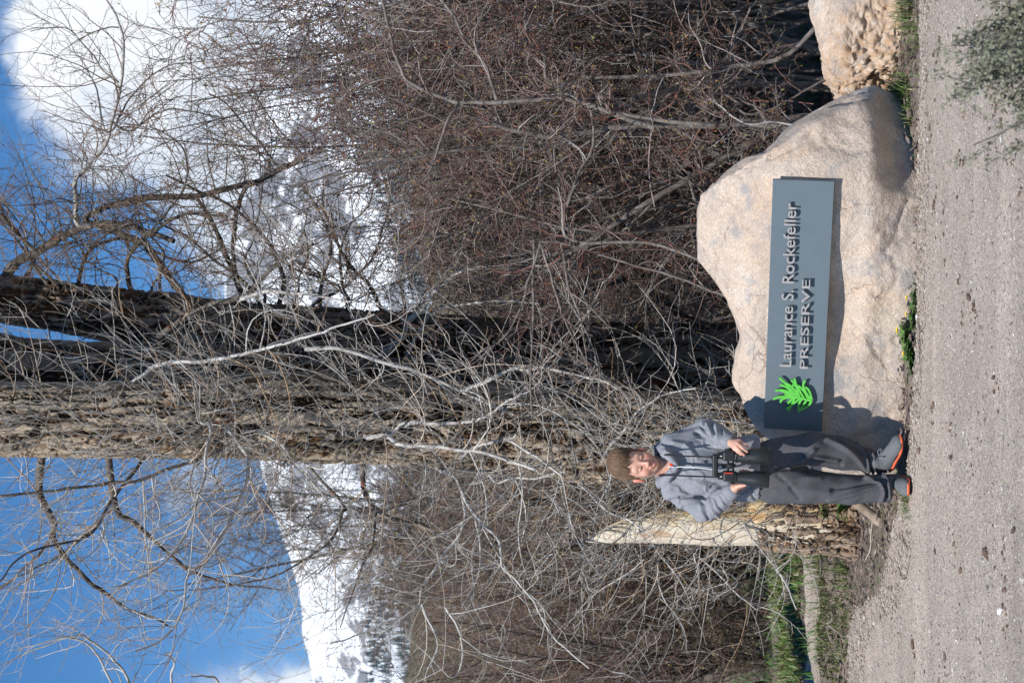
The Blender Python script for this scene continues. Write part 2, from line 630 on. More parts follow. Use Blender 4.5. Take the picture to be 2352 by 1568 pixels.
def mat_gravel(name, base=(.44, .385, .335), sc=1.0):
    m, n, b = new_mat(name)
    t = n.n('ShaderNodeTexCoord')
    o = t.outputs['Object']
    f = n.math('MULTIPLY_ADD', n.noise(n.mapping(o, (.18, 1.6, 1)), 2.6, 5, .55), .55, n.math('MULTIPLY', n.noise(o, 1.3, 6, .6), .45))
    lo = tuple(x * .80 for x in base)
    hi = tuple(min(1, x * 1.16) for x in base)
    c = n.ramp(f, [(.35, lo), (.65, hi)])
    for s, w in ((95 * sc, .55), (210 * sc, .6)):
        v = n.n('ShaderNodeTexVoronoi', i_Scale=s)
        n.link(o, v.inputs['Vector'])
        g = n.n('ShaderNodeSeparateColor')
        n.link(v.outputs['Color'], g.inputs[0])
        k = n.ramp(g.outputs[0], [(0, (.50, .48, .50)), (.3, (.85, .83, .82)), (.6, (1.05, 1.0, .96)), (.85, (1.2, 1.16, 1.12)), (.97, (1.45, 1.43, 1.40))])
        c = n.mix(w, c, n.mix(1.0, c, k, 'MULTIPLY'))
    dk = n.ramp(n.noise(o, 34 * sc, 4, .6), [(.63, 0.0), (.70, .55)])
    c = n.mix(dk, c, (.15, .11, .09))
    n.link(c, b.inputs['Base Color'])
    b.inputs['Roughness'].default_value = .9
    b.inputs['Specular IOR Level'].default_value = .2
    v = n.n('ShaderNodeTexVoronoi', i_Scale=130.0 * sc)
    n.link(o, v.inputs['Vector'])
    hh = n.math('MULTIPLY_ADD', n.noise(o, 55 * sc, 6, .7), 1.2, n.math('MULTIPLY', v.outputs['Distance'], -.6))
    bp = n.n('ShaderNodeBump', i_Strength=.9, i_Distance=.012)
    n.link(hh, bp.inputs['Height'])
    n.link(bp.outputs[0], b.inputs['Normal'])
    return m


MT['gravel'] = mat_gravel('crushed gravel')
MT['soil'] = noise_mat('brown soil', [(.3, (.10, .075, .06)), (.5, (.17, .135, .115)), (.68, (.24, .20, .175))], 14, .95, .9, 60,
                       speck=[(30, .62, (.09, .13, .035))], bdist=.02)
MT['brush_hill'] = noise_mat('brush covered slope', [(.30, (.05, .042, .03)), (.5, (.11, .095, .06)), (.66, (.16, .155, .075))], .25, .95, .8, 1.5, bdist=.6)
MT['cloth'] = noise_mat('heather sweatshirt', [(.3, (.20, .208, .235)), (.7, (.26, .268, .295))], 90, .95, .35, 700, spec=.1, bdist=.001)
MT['cuff'] = noise_mat('ribbed sweatshirt', [(.3, (.19, .198, .225)), (.7, (.24, .248, .275))], 90, .95, .4, 500, spec=.1, bdist=.0015, stretch=(1, 1, .2))
MT['pants'] = noise_mat('charcoal sweatpants', [(.3, (.072, .072, .082)), (.7, (.095, .094, .104))], 60, .95, .35, 600, spec=.12, bdist=.001)
MT['black'] = flat_mat('black rubber', (.018, .02, .022), .42, .4)
MT['black2'] = flat_mat('black plastic', (.012, .013, .014), .3, .5)
MT['strap'] = flat_mat('black webbing', (.02, .02, .023), .8, .2)
MT['redline'] = flat_mat('red stripe', (.55, .04, .015), .5)
MT['redshirt'] = flat_mat('red shirt', (.60, .04, .015), .8, .1)
MT['zip'] = flat_mat('white zip', (.75, .76, .76), .4, .5)
MT['metal'] = flat_mat('dull metal', (.45, .46, .47), .35, .5, .8)
MT['shoe'] = noise_mat('grey shoe mesh', [(.3, (.09, .098, .105)), (.7, (.15, .16, .168))], 160, .8, .4, 500, spec=.2, bdist=.002)
MT['sole'] = flat_mat('orange sole', (.80, .15, .065), .6, .3)
MT['tread'] = flat_mat('dark tread', (.03, .03, .032), .8, .2)
MT['lace'] = flat_mat('grey lace', (.20, .22, .25), .8, .2)
MT['board'] = noise_mat('painted metal board', [(.3, (.098, .128, .150)), (.7, (.108, .140, .163))], 12, .5, .05, 150, spec=.4,
                        speck=[(95, .80, (.42, .44, .45))])
MT['letter'] = flat_mat('brushed letter', (.36, .34, .33), .45, .5, .3)
MT['green'] = flat_mat('green enamel', (.10, .46, .06), .45, .4)
MT['yellow'] = flat_mat('dandelion yellow', (.88, .60, .01), .7, .1)
MT['wood'] = noise_mat('weathered stick', [(.3, (.13, .09, .06)), (.5, (.26, .20, .15)), (.7, (.38, .31, .25))], 12, .85, .7, 60, stretch=(1, 1, 1))
MT['white_stone'] = flat_mat('white quartz', (.66, .66, .66), .6)
# ---------------------------------------------------------------- the ground and the far setting
def in_gravel(x, y):
    """signed measure > 0 on the gravel path, from its traced edge on the ground"""
    e = 0
    # edge as y limit for each x (metres), seen from the camera the path lies this side of it
    ex = np.array([-8, -3.2, -2.04, -1.75, -1.55, -1.34, -1.2, -1.12, -.96, -.78, -.62, -.35, .1, .8, 1.2, 1.7, 3.0, 9.0])
    ey = np.array([10.6, 10.0, 9.85, 9.82, 9.55, 8.80, 8.58, 8.50, 8.30, 8.08, 7.86, 7.80, 7.64, 7.64, 7.62, 7.60, 7.55, 7.4])
    lim = np.interp(x, ex, ey)
    q = np.stack([x * 3, y * 3, x * 0], -1)
    return lim - y + (fbm(q, 4, 3) - .5) * .22


def ground_z(x, y):
    q = np.stack([x * .6, y * .6, x * 0], -1)
    q2 = np.stack([x * 4, y * 4, x * 0 + 3], -1)
    s = in_gravel(x, y)
    off = 1 - sstep(-.10, .06, s)
    z = -.035 + (fbm(q, 3, 11) - .5) * .05 + off * (.03 + (fbm(q2, 4, 21) - .5) * .07)
    z = z - .04 * sstep(4.5, 1.0, y)
    # low bank between the near gravel and the far path
    bank = np.exp(-((y - (10.12 + .12 * (x + 2))) / .16) ** 2) * sstep(-.9, -1.5, x)
    z = z + bank * .13
    # hills rise gently far behind the thicket
    z = z + sstep(20, 60, y) * 1.2 + sstep(60, 1500, y) * 12
    return z


def sheet(name, x0, x1, y0, y1, nx, ny, zf, mat, xpow=1.0):
    xs = np.linspace(x0, x1, nx)
    ys = np.linspace(y0, y1, ny)
    Xg, Yg = np.meshgrid(xs, ys)
    Z = zf(Xg, Yg)
    return np.stack([Xg, Yg, Z], -1).reshape(-1, 3), grid_faces(ny, nx)


# near ground (soil, fine mesh) and the surrounding land in one sheet of growing cells
ax = np.concatenate([-np.geomspace(6000, 4.2, 46), np.linspace(-4, 4, 170), np.geomspace(4.2, 6000, 46)])
ay = np.concatenate([-np.geomspace(2500, 1.2, 26), np.linspace(-1, 4.9, 20), np.linspace(5, 14, 190), np.geomspace(14.1, 7000, 120)])
Xg, Yg = np.meshgrid(ax, ay)
Zg = ground_z(Xg, Yg)
gcol = mesh_obj('ground', np.stack([Xg, Yg, Zg], -1), grid_faces(len(ay), len(ax)), MT['soil'])
tag(gcol, kind='structure')

# the gravel path: its own sheet, edges sinking into the soil
def path_z(x, y):
    q = np.stack([x * .6, y * .6, x * 0], -1)
    q2 = np.stack([x * 9, y * 9, x * 0 + 3], -1)
    s = in_gravel(x, y)
    z = -.035 + (fbm(q, 3, 11) - .5) * .05 - .04 * sstep(4.5, 1.0, y) + .028 + (fbm(q2, 4, 9) - .5) * .016
    return z - .10 * (1 - sstep(-.12, .05, s))


v, f = sheet('g', -6, 6, 0.5, 10.8, 420, 480, path_z, None)
s = in_gravel(v[:, 0], v[:, 1])
keep = (s[f] > -.16).all(1)
gp = mesh_obj('gravel_path', v, f[keep], MT['gravel'])
tag(gp, kind='structure')


def far_path_z(x, y):
    c = 11.12 + .10 * (x + 2)
    w = .98 + .15 * (fbm(np.stack([x * 1.5, y * 0, x * 0], -1), 2, 8) - .5)
    s = w - np.abs(y - c) + (fbm(np.stack([x * 3, y * 3, x * 0], -1), 3, 4) - .5) * .16
    s = s - sstep(-1.25, -.9, x) * 2
    q = np.stack([x * .6, y * .6, x * 0], -1)
    return ground_z(x, y) + .02 - .12 * (1 - sstep(-.08, .06, s)), s


v, f = sheet('fp', -7, -.8, 10.0, 12.8, 200, 110, lambda x, y: far_path_z(x, y)[0], None)
s = far_path_z(v[:, 0], v[:, 1])[1]
keep = (s[f] > -.12).all(1)
fp = mesh_obj('footpath', v, f[keep], MT['gravel'])
tag(fp, kind='structure')


# loose stones, chips and litter
ICO_V = nrm(np.array([[0, 1, 1.618], [0, 1, -1.618], [0, -1, 1.618], [0, -1, -1.618], [1, 1.618, 0], [1, -1.618, 0], [-1, 1.618, 0], [-1, -1.618, 0],
                      [1.618, 0, 1], [1.618, 0, -1], [-1.618, 0, 1], [-1.618, 0, -1]], float))
ICO_F = np.array([[0, 2, 8], [0, 8, 4], [0, 4, 6], [0, 6, 10], [0, 10, 2], [3, 1, 9], [3, 9, 5], [3, 5, 7], [3, 7, 11], [3, 11, 1], [2, 5, 8], [8, 5, 9], [8, 9, 4],
                  [4, 9, 1], [4, 1, 6], [6, 1, 11], [6, 11, 10], [10, 11, 7], [10, 7, 2], [2, 7, 5]])


def scatter_stones(name, xy, size, mat, flat=.6, elong=1.4, sink=.25, zf=None, label=None):
    n = len(xy)
    z = (zf or path_z)(xy[:, 0], xy[:, 1])
    sc = size[:, None] * np.stack([rng.uniform(.8, elong, n), rng.uniform(.7, 1, n), rng.uniform(flat * .7, flat * 1.2, n)], 1)
    V = ICO_V[None] * (1 + rng.uniform(-.22, .22, (n, 12, 1))) * sc[:, None]
    a = rng.uniform(0, 6.28, n)
    ca, sa = np.cos(a)[:, None], np.sin(a)[:, None]
    x = V[..., 0] * ca - V[..., 1] * sa
    y = V[..., 0] * sa + V[..., 1] * ca
    V = np.stack([x + xy[:, :1], y + xy[:, 1:2], V[..., 2] + (z + sc[:, 2] * (1 - 2 * sink))[:, None]], -1)
    Fc = ICO_F[None] + (np.arange(n) * 12)[:, None, None]
    o = mesh_obj(name, V, Fc.reshape(-1, 3), mat, smooth=False)
    return tag(o, label, None, None, 'stuff')


def rand_xy(n, y0, y1, margin=.1, bias=1.0):
    """points inside the camera's view on the ground, a margin to both sides"""
    y = y0 + (y1 - y0) * rng.random(n) ** bias
    x = (rng.random(n) * 2 - 1) * (y * .225 + margin)
    return np.stack([x, y], 1)


xy = rand_xy(22000, 4.9, 10.2, .5)
s = in_gravel(xy[:, 0], xy[:, 1])
xy = xy[s > -.05]
scatter_stones('gravel', xy, rng.gamma(3.0, .00095, len(xy)) + .0012, MT['pebble'], label='fine loose stones lying on the gravel path')
# coarse stones gather along the edge in front of the boulders and the litter
ed = rand_xy(60000, 7.2, 10.4, .4)
s = in_gravel(ed[:, 0], ed[:, 1])
ed = ed[(s > -.05) & (s < .30 + .35 * (ed[:, 0] < -.9))][:5200]
scatter_stones('edge_stones', ed, rng.gamma(3.0, .0015, len(ed)) + .002, MT['edge'], label='coarser pebbles gathered along the edge of the gravel')
# dark bark chips and cones, in loose clusters
cc = rand_xy(230, 5.1, 10.0, .3)
ch = np.concatenate([c + rng.normal(size=(rng.integers(1, 9), 2)) * np.array([.05, .02]) for c in cc])
ch = ch[in_gravel(ch[:, 0], ch[:, 1]) > .05]
scatter_stones('bark_chips', ch, rng.gamma(2.2, .0017, len(ch)) + .0025, MT['chip'], flat=.55, elong=2.0, label='dark bark chips and bits strewn on the gravel')
for i, (X, Y, r, lab) in enumerate([(2296, 1404, .016, 'small white stone lying alone on the open gravel'), (2106, 1202 / 1.653 * 1.0 - 0, .012, None)][:1]):
    c = G(X, Y)
    o = scatter_stones('white_stone', np.array([[c[0], c[1]]]), np.array([r]), MT['white_stone'])
    o['kind'] = 'thing'
    tag(o, lab, 'stone')
c = G(2105, 728)
o = scatter_stones('pale_stone', np.array([[c[0], c[1]]]), np.array([.014]), MT['white_stone'])
o['kind'] = 'thing'
tag(o, 'pale pebble on the gravel edge below the dandelions', 'stone')
c = G(2062, 1190)
o = scatter_stones('round_stone', np.array([[c[0], c[1]]]), np.array([.022]), MT['pebble'], zf=ground_z)
o['kind'] = 'thing'
tag(o, 'rounded grey stone in the moss beside the stick', 'stone')


def blades(xy, h, w, lean=.5, zf=ground_z, K=3, droop=.6):
    """grass blades as narrow bent strips"""
    n = len(xy)
    z = zf(xy[:, 0], xy[:, 1]) - .005
    a = rng.uniform(0, 6.28, n)
    out = np.stack([np.cos(a), np.sin(a), np.zeros(n)], 1)
    side = np.stack([-np.sin(a), np.cos(a), np.zeros(n)], 1)
    h = h * rng.uniform(.5, 1.2, n)
    ln = rng.uniform(.1, lean, n)
    base = np.stack([xy[:, 0], xy[:, 1], z], 1)
    V = []
    for k in range(K + 1):
        t = k / K
        c = base + out * (h * ln * t * t)[:, None] + np.array([0, 0, 1]) * (h * (t - droop * ln * t * t))[:, None]
        ww = w * (1 - t) ** .7 * .5 + .0002
        V += [c - side * ww, c + side * ww]
    V = np.stack(V, 1)
    m = 2 * (K + 1)
    fq = np.array([[2 * k, 2 * k + 1, 2 * k + 3, 2 * k + 2] for k in range(K)])
    Fc = fq[None] + (np.arange(n) * m)[:, None, None]
    return V.reshape(-1, 3), Fc.reshape(-1, 4)


def flat_bits(xy, L, w, zf=ground_z, lift=.02):
    """dead leaves and stalks: small bent quads lying about"""
    n = len(xy)
    a = rng.uniform(0, 6.28, n)
    d = np.stack([np.cos(a), np.sin(a), rng.uniform(-.25, .45, n)], 1) * (L * rng.uniform(.4, 1.3, n))[:, None] * .5
    sd = nrm(np.cross(d, rng.normal(size=(n, 3)) * .5 + [0, 0, 1])) * (w * rng.uniform(.5, 1.3, n))[:, None] * .5
    c = np.stack([xy[:, 0], xy[:, 1], zf(xy[:, 0], xy[:, 1]) + rng.random(n) * lift + .002], 1)
    V = np.stack([c - d, c + sd, c + d, c - sd], 1)
    Fc = np.arange(n * 4).reshape(-1, 4)
    return V.reshape(-1, 3), Fc


# leaf litter between the gravel and the thicket
q = rand_xy(30000, 7.6, 13.5, .6)
s = in_gravel(q[:, 0], q[:, 1])
q = q[(s < .02)]
sfar = far_path_z(q[:, 0], q[:, 1])[1]
q = q[sfar < .02]
v, f = flat_bits(q, np.full(len(q), .05), np.full(len(q), .014), lift=.03)
tag(mesh_obj('leaf_litter', v, f, MT['litter'], smooth=False), 'brown leaf litter covering the ground before the thicket', kind='stuff')
# moss and tiny grass near the stick
q = rand_xy(30000, 7.8, 9.6, .5)
s = in_gravel(q[:, 0], q[:, 1])
dn = fbm(np.stack([q[:, 0] * 5, q[:, 1] * 5, q[:, 0] * 0], -1), 3, 31)
q = q[(s < .03) & (s > -.42) & (q[:, 0] < -.55) & (dn > .47)]
v, f = blades(q, np.full(len(q), .022), .0035, 1.0)
tag(mesh_obj('moss', v, f, MT['grass'], smooth=False), 'bright green moss and seedlings by the fallen stick', kind='stuff')
# grass strip on the bank between the two paths
q = np.stack([rng.uniform(-4.5, -1.05, 26000), 10.25 + rng.normal(size=26000) * .28], 1)
q[:, 1] += .12 * (q[:, 0] + 2)
dn = fbm(np.stack([q[:, 0] * 2.2, q[:, 1] * 3, q[:, 0] * 0], -1), 3, 41)
q = q[(dn > .43 + .22 * sstep(-1.6, -2.0, q[:, 0])) & (q[:, 1] < 10.75 + .1 * (q[:, 0] + 2))][:9000]
v, f = blades(q, np.full(len(q), .06), .006, 1.1)
tag(mesh_obj('bank_grass', v, f, MT['grass'], smooth=False), 'green grass on the low bank between the two paths', kind='stuff')
# forbs beyond the far path
q = np.stack([rng.uniform(-6, -.8, 30000), rng.uniform(12.25, 14.6, 30000)], 1)
dn = fbm(np.stack([q[:, 0] * 1.5, q[:, 1] * 1.5, q[:, 0] * 0], -1), 3, 51)
q = q[dn > .42][:15000]
v, f = blades(q, np.full(len(q), .11), .018, 1.3)
tag(mesh_obj('green_forbs', v, f, MT['grass'], smooth=False), 'bright green plants growing along the back of the far path', kind='stuff')
# scattered grass under the thicket
q = np.stack([rng.uniform(-5, 5, 9000), rng.uniform(10.8, 20, 9000)], 1)
v, f = blades(q, np.full(len(q), .14), .012, 1.0)
tag(mesh_obj('thicket_grass', v, f, MT['leaf'], smooth=False), 'sparse grass under the shrubs', kind='stuff')
# the air between here and the mountains
g = Geo().box((0, 2300, 740), (12400, 9900, 1600))
hz_o = g.obj('haze', None, smooth=False)
hm = bpy.data.materials.new('air')
hm.use_nodes = True
hm.node_tree.nodes.clear()
hn = NT(hm.node_tree)
ho = hn.n('ShaderNodeOutputMaterial')
hv = hn.n('ShaderNodeVolumePrincipled', i_Density=.00006, i_Anisotropy=0.0)
hv.inputs['Color'].default_value = (.62, .78, 1.0, 1)
hn.link(hv.outputs[0], ho.inputs['Volume'])
hz_o.data.materials.append(hm)
tag(hz_o, kind='stuff')


# ---------------------------------------------------------------- mountains
def ridge_mesh(name, sky_pts, D, depth, base_z, nx, ny, mat, rough=.05, seed=1, spur=.9, x0=-1500, x1=3100):
    """a mountain front whose crest passes the traced skyline points at distance D"""
    sp = np.array(sky_pts, float)
    pts = P(sp[:, 0], sp[:, 1], D)
    o = np.argsort(pts[:, 0])
    px, pz = pts[o, 0], pts[o, 2]
    xs = np.linspace(-(x1 - 784) / F * D, (784 - x0) / F * D, nx)
    crest = np.interp(xs, px, pz)
    crest = crest + (fbm(np.stack([xs / D * 60, xs * 0, xs * 0], -1), 5, seed) - .5) * rough * D * .12
    t = np.linspace(0, 1.35, ny)
    Xg, T = np.meshgrid(xs, t)
    C = np.broadcast_to(crest, Xg.shape)
    prof = np.where(T < 1, T ** 1.15, 1 - (T - 1) * 1.4)
    Y = D - depth * (1 - T)
    q = np.stack([Xg / D * 26, Y / D * 9, Xg * 0], -1)
    n1 = fbm(q, 6, seed + 3)
    n2 = 1 - np.abs(2 * fbm(q * 2.3, 5, seed + 9) - 1)
    fall = np.sin(np.clip(T, 0, 1) * np.pi) ** .7
    Z = base_z + (C - base_z) * prof + ((n1 - .5) * .9 + (n2 - .75) * .6) * spur * rough * D * fall
    return mesh_obj(name, np.stack([Xg, Y, Z], -1), grid_faces(ny, nx), mat)


def mountain_mat(name, snow, rock, forest, fz0, fz1, sc, thr=.5):
    m, n, b = new_mat(name)
    g = n.n('ShaderNodeNewGeometry')
    t = n.n('ShaderNodeTexCoord')
    o = t.outputs['Object']
    sp = n.n('ShaderNodeSeparateXYZ')
    n.link(o, sp.inputs[0])
    nz = n.n('ShaderNodeSeparateXYZ')
    n.link(g.outputs['Normal'], nz.inputs[0])
    f = n.noise(o, sc, 9, .66)
    steep = n.math('SUBTRACT', 1.0, nz.outputs[2])
    k = n.math('ADD', n.math('MULTIPLY', steep, .55), n.math('MULTIPLY', f, .9))
    k = n.ramp(k, [(thr, 0.0), (thr + .05, 1.0)])
    c = n.mix(k, snow, rock)
    hz = n.math('ADD', sp.outputs[2], n.math('MULTIPLY_ADD', n.noise(o, sc * 1.5, 7, .6), fz1 * .9, -fz1 * .45))
    kf = n.n('ShaderNodeMapRange')
    n.link(hz, kf.inputs[0])
    kf.inputs[1].default_value = fz1
    kf.inputs[2].default_value = fz0
    kk = n.math('MULTIPLY', kf.outputs[0], n.ramp(n.noise(o, sc * 9, 6, .7), [(.30, .7), (.42, 1.0)]))
    c = n.mix(kk, c, forest)
    n.link(c, b.inputs['Base Color'])
    b.inputs['Roughness'].default_value = .9
    b.inputs['Specular IOR Level'].default_value = .1
    return m


MT['snow'] = mountain_mat('snowy mountain', (.80, .82, .85), (.20, .195, .20), (.09, .10, .09), 60, 260, .0046, .548)
MT['snow2'] = mountain_mat('forested snowy slope', (.80, .84, .90), (.12, .15, .17), (.022, .042, .045), 250, 400, .010, .60)
crest = [(760, -900), (700, -500), (660, -100), (640, 0), (655, 100), (625, 200), (610, 300), (585, 400), (545, 500), (520, 620), (518, 720), (530, 850), (560, 960), (595, 1060),
         (620, 1150), (650, 1250), (682, 1350), (696, 1450), (720, 1568), (800, 1900), (900, 2600)]
mo = ridge_mesh('mountain', crest, 4200, 1500, 40, 420, 220, MT['snow'], .035, 5)
tag(mo, kind='structure')
crest2 = [(560, -600), (640, -60), (672, 10), (712, 90), (742, 180), (762, 260), (810, 350), (858, 440), (925, 640), (960, 800), (955, 950), (905, 1150), (862, 1300), (832, 1420), (845, 1568), (850, 2000), (900, 2600)]
mo2 = ridge_mesh('forested_slope', crest2, 2500, 900, 10, 420, 160, MT['snow2'], .016, 23)
tag(mo2, kind='structure')
# nearer brush and aspen slope
crest3 = [(1000, -600), (990, 0), (965, 300), (945, 450), (985, 650), (1010, 800), (1010, 1100), (960, 1350), (930, 1568), (930, 2400)]
mo3 = ridge_mesh('brush_hill', crest3, 210, 130, -1, 260, 120, MT['brush_hill'], .02, 37)
tag(mo3, kind='structure')

# conifers standing on the forested slope as one far-off wood
def conifer_wood():
    n = 16000
    xs = rng.uniform(-700, 700, n * 3)
    ys = rng.uniform(1650, 2480, n * 3)
    dn = fbm(np.stack([xs / 120, ys / 90, xs * 0], -1), 4, 77)
    kp = (dn > .5 - .10 * sstep(2380, 2470, ys)) & ((ys < 2150) | (ys > 2380) | (dn > .58))
    xs, ys = xs[kp][:n], ys[kp][:n]
    n = len(xs)
    dg = bpy.context.evaluated_depsgraph_get()
    z = np.empty(n)
    me = mo2.data
    co = np.empty(len(me.vertices) * 3, np.float32)
    me.vertices.foreach_get('co', co)
    co = co.reshape(160, 420, 3)
    gx = co[0, :, 0]
    gy = co[:, 0, 1]
    ix = np.clip(np.searchsorted(gx, xs), 1, 419)
    iy = np.clip(np.searchsorted(gy, ys), 1, 159)
    z = co[iy, ix, 2]
    h = rng.uniform(5, 13, n)
    r = h * rng.uniform(.13, .2, n)
    a = np.arange(5) * 2 * np.pi / 5
    ring = np.stack([np.cos(a), np.sin(a), a * 0], -1)
    V = np.concatenate([np.stack([xs, ys, z - 2], -1)[:, None] + ring[None] * r[:, None, None], np.stack([xs, ys, z + h], -1)[:, None]], 1)
    f0 = np.array([[i, (i + 1) % 5, 5] for i in range(5)])
    Fc = f0[None] + (np.arange(n) * 6)[:, None, None]
    m = flat_mat('far conifers', (.020, .038, .036), .95, .05)
    return tag(mesh_obj('conifer_forest', V, Fc.reshape(-1, 3), m, smooth=False), 'dark conifer wood on the far mountain foot', kind='stuff')


conifer_wood()


# ---------------------------------------------------------------- boulders
SK = 7.74 / 7.72
SC0 = CAM + (np.array([.1555, 7.72, .5232]) - CAM) * SK
TH, PHI = .385, .133
SW, SH = 1.2628 * SK, .2792 * SK
su = np.array([math.cos(TH), -math.sin(TH), 0])
n0 = np.array([-math.sin(TH), -math.cos(TH), 0])
sw = np.array([0, 0, 1.0]) * math.cos(PHI) - n0 * math.sin(PHI)
sn_ = np.cross(su, sw)                 # points towards the camera side
if sn_[1] > 0:
    sn_ = -sn_
RS = np.stack([su, sw, sn_], 1)       # local x, y, z -> world

def boulder(name, outline, ymid, slope, T, mat, lean=.12, seed=1, power=2.8, rough_fn=None, nu=300, nv=230, xref=.157, bumps=.035, grow_=1.0):
    ol = np.array(outline, float)
    k = (784 - ol[:, 1]) / F
    D = (ymid + slope * xref) / (1 + slope * k)
    w = P(ol[:, 0], ol[:, 1], D)[:, [0, 2]]
    c = np.array([(w[:, 0].min() + w[:, 0].max()) / 2, (w[:, 1].max()) * .42])
    ang = np.arctan2(w[:, 1] - c[1], w[:, 0] - c[0])
    o = np.argsort(ang)
    ang, R = ang[o], np.linalg.norm(w - c, axis=1)[o]
    th = np.linspace(-np.pi, np.pi, nu, endpoint=False)
    Rt = np.interp(th, np.concatenate([ang - 2 * np.pi, ang, ang + 2 * np.pi]), np.concatenate([R, R, R]))
    for _ in range(3):
        Rt = (np.roll(Rt, 1) + Rt * 2 + np.roll(Rt, -1)) / 4
    Rt = Rt * grow_
    ph = np.linspace(0.0, np.pi, nv)
    # superellipse in (radius, thickness)
    cs, sn = np.cos(ph), np.sin(ph)
    rr = np.abs(sn) ** (2 / power)
    tt = np.sign(cs) * np.abs(cs) ** (2 / power)
    x = c[0] + np.cos(th)[None] * Rt[None] * rr[:, None]
    z = c[1] + np.sin(th)[None] * Rt[None] * rr[:, None]
    y = ymid - slope * (x - xref) - T * tt[:, None] + lean * (z - .5)
    V = np.stack([x, y, z], -1)
    # normals by finite differences
    du = np.roll(V, -1, 1) - np.roll(V, 1, 1)
    dv = np.gradient(V, axis=0)
    N = nrm(np.cross(du, dv))
    ctr = np.array([c[0], ymid, c[1]])
    N = N * np.sign(((V - ctr) * N).sum(-1, keepdims=True))
    fr_ = np.random.default_rng(seed + 100)
    for _ in range(26):       # broad angular facets
        pn = nrm(fr_.normal(size=3) * [1, .8, 1] + [0, -.35, .1])
        pr_ = (V - ctr) @ pn
        dmax = pr_.max() - fr_.uniform(.03, .095)
        V = V - (np.maximum(pr_ - dmax, 0) * .88)[..., None] * pn
    N[0] = N[1].mean(0)
    N[-1] = N[-2].mean(0)
    n1 = fbm(V * 2.2, 3, seed) - .5
    n2 = fbm(V * 7, 5, seed + 5) - .5
    n3 = 1 - np.abs(2 * fbm(V * 5 + 4, 4, seed + 11) - 1)
    disp = n1 * bumps * 2.2 + n2 * bumps * .9 - (n3 > .93) * 0.0 - sstep(.90, 1.0, n3) * bumps * .35
    rf = np.zeros(V.shape[:2])
    if rough_fn is not None:
        rf = rough_fn(V)
        n4 = fbm(V * 16, 4, seed + 20)
        n5 = np.abs(2 * fbm(V * 11, 3, seed + 25) - 1)
        n6 = fbm(V * 34 + 9, 4, seed + 31)
        n7 = np.abs(2 * fbm(V * np.array([26, 26, 14]), 3, seed + 35) - 1)
        disp = disp + rf * ((n4 - .55) * .085 + (n6 - .5) * .075 - (1 - sstep(0, .25, n5)) * .022 - (1 - sstep(0, .2, n7)) * .012)
    V = V + N * disp[..., None]
    return V, grid_faces(nv, nu, True), rf


OUT1 = [(2180, 1100), (2100, 1118), (2000, 1112), (1900, 1090), (1850, 1072), (1790, 1020), (1742, 983), (1715, 955), (1696, 935), (1688, 905), (1688, 870), (1692, 820),
        (1700, 770), (1690, 730), (1672, 690), (1650, 655), (1622, 622), (1595, 590), (1585, 550), (1588, 515), (1600, 475), (1625, 425), (1660, 388), (1700, 358), (1750, 325), (1800, 288),
        (1850, 258), (1900, 232), (1950, 208), (1985, 200), (2030, 206), (2080, 228), (2150, 290), (2230, 400), (2280, 600), (2270, 900)]
V1, F1, _ = boulder('b1', OUT1, 8.075, .36, .30, MT['granite'], seed=4, grow_=1.045)
# undercut of the right toe and a shallow hollow under the sign
x, z = V1[..., 0], V1[..., 2]
front = sstep(8.4, 7.9, V1[..., 1] + .36 * (x - .157))
V1[..., 1] += front * (.10 * sstep(.80, 1.3, x) * sstep(.45, .05, z) + .10 * sstep(.22, 0, z) * sstep(.3, 0.9, x))
V1[..., 1] += front * .05 * np.exp(-((z - .42) / .10) ** 2) * sstep(.6, .1, np.abs(x - .2))
V1[..., 1] -= front * .03 * np.exp(-((z - .22) / .09) ** 2)
# the rock face close behind the sign: nearly touching at the ends, hollow in the middle
q_ = (V1 - SC0) @ RS
wgt = sstep(.80, .60, np.abs(q_[..., 0])) * sstep(-.36, -.17, q_[..., 1]) * sstep(.30, .13, q_[..., 1]) * sstep(8.5, 8.2, V1[..., 1])
gap = .022 + .050 * np.exp(-((q_[..., 0] + .02) / .24) ** 2) + .016 * np.exp(-((q_[..., 0] + .50) / .10) ** 2)
gap = gap + (fbm(V1 * 9, 3, 99) - .5) * .022 + .03 * sstep(.08, .16, q_[..., 1])
V1 = V1 + ((-gap - .008 - q_[..., 2]) * wgt)[..., None] * sn_
b1 = mesh_obj('boulder', V1, F1, MT['granite'], attr={'rough': np.zeros(V1.shape[0] * V1.shape[1])})
tag(b1, 'large pinkish granite boulder carrying the long grey sign', 'boulder')

OUT2 = [(2200, 200), (2110, 192), (2060, 215), (2000, 245), (1950, 262), (1905, 262), (1893, 240), (1886, 210), (1884, 180), (1887, 150), (1880, 110), (1872, 60), (1866, 10), (1866, -60),
        (1880, -150), (1920, -240), (1990, -300), (2080, -330), (2200, -330), (2260, -100)]


def rough2(V):
    x, z = V[..., 0], V[..., 2]
    q = sstep(2.02, 1.30, x + .45 * z + (fbm(V * 4, 3, 61) - .5) * .5)
    return q * sstep(.62, .3, z - (1.5 - x) * .35)


V2, F2, rf2 = boulder('b2', OUT2, 8.42, .10, .36, MT['granite_rough'], seed=14, rough_fn=rough2, xref=1.7, bumps=.04)
b2 = mesh_obj('boulder', V2, F2, MT['granite_rough'], attr={'rough': rf2.ravel()})
tag(b2, 'second granite boulder with a crumbling rusty flank, cut off by the picture edge', 'boulder')

# ---------------------------------------------------------------- the sign
sign = empty('park_sign', SC0)
sign.rotation_euler = Matrix(RS.tolist()).to_euler()
tag(sign, 'long grey preserve sign with raised letters and a green sprig, fixed to the boulder', 'sign')


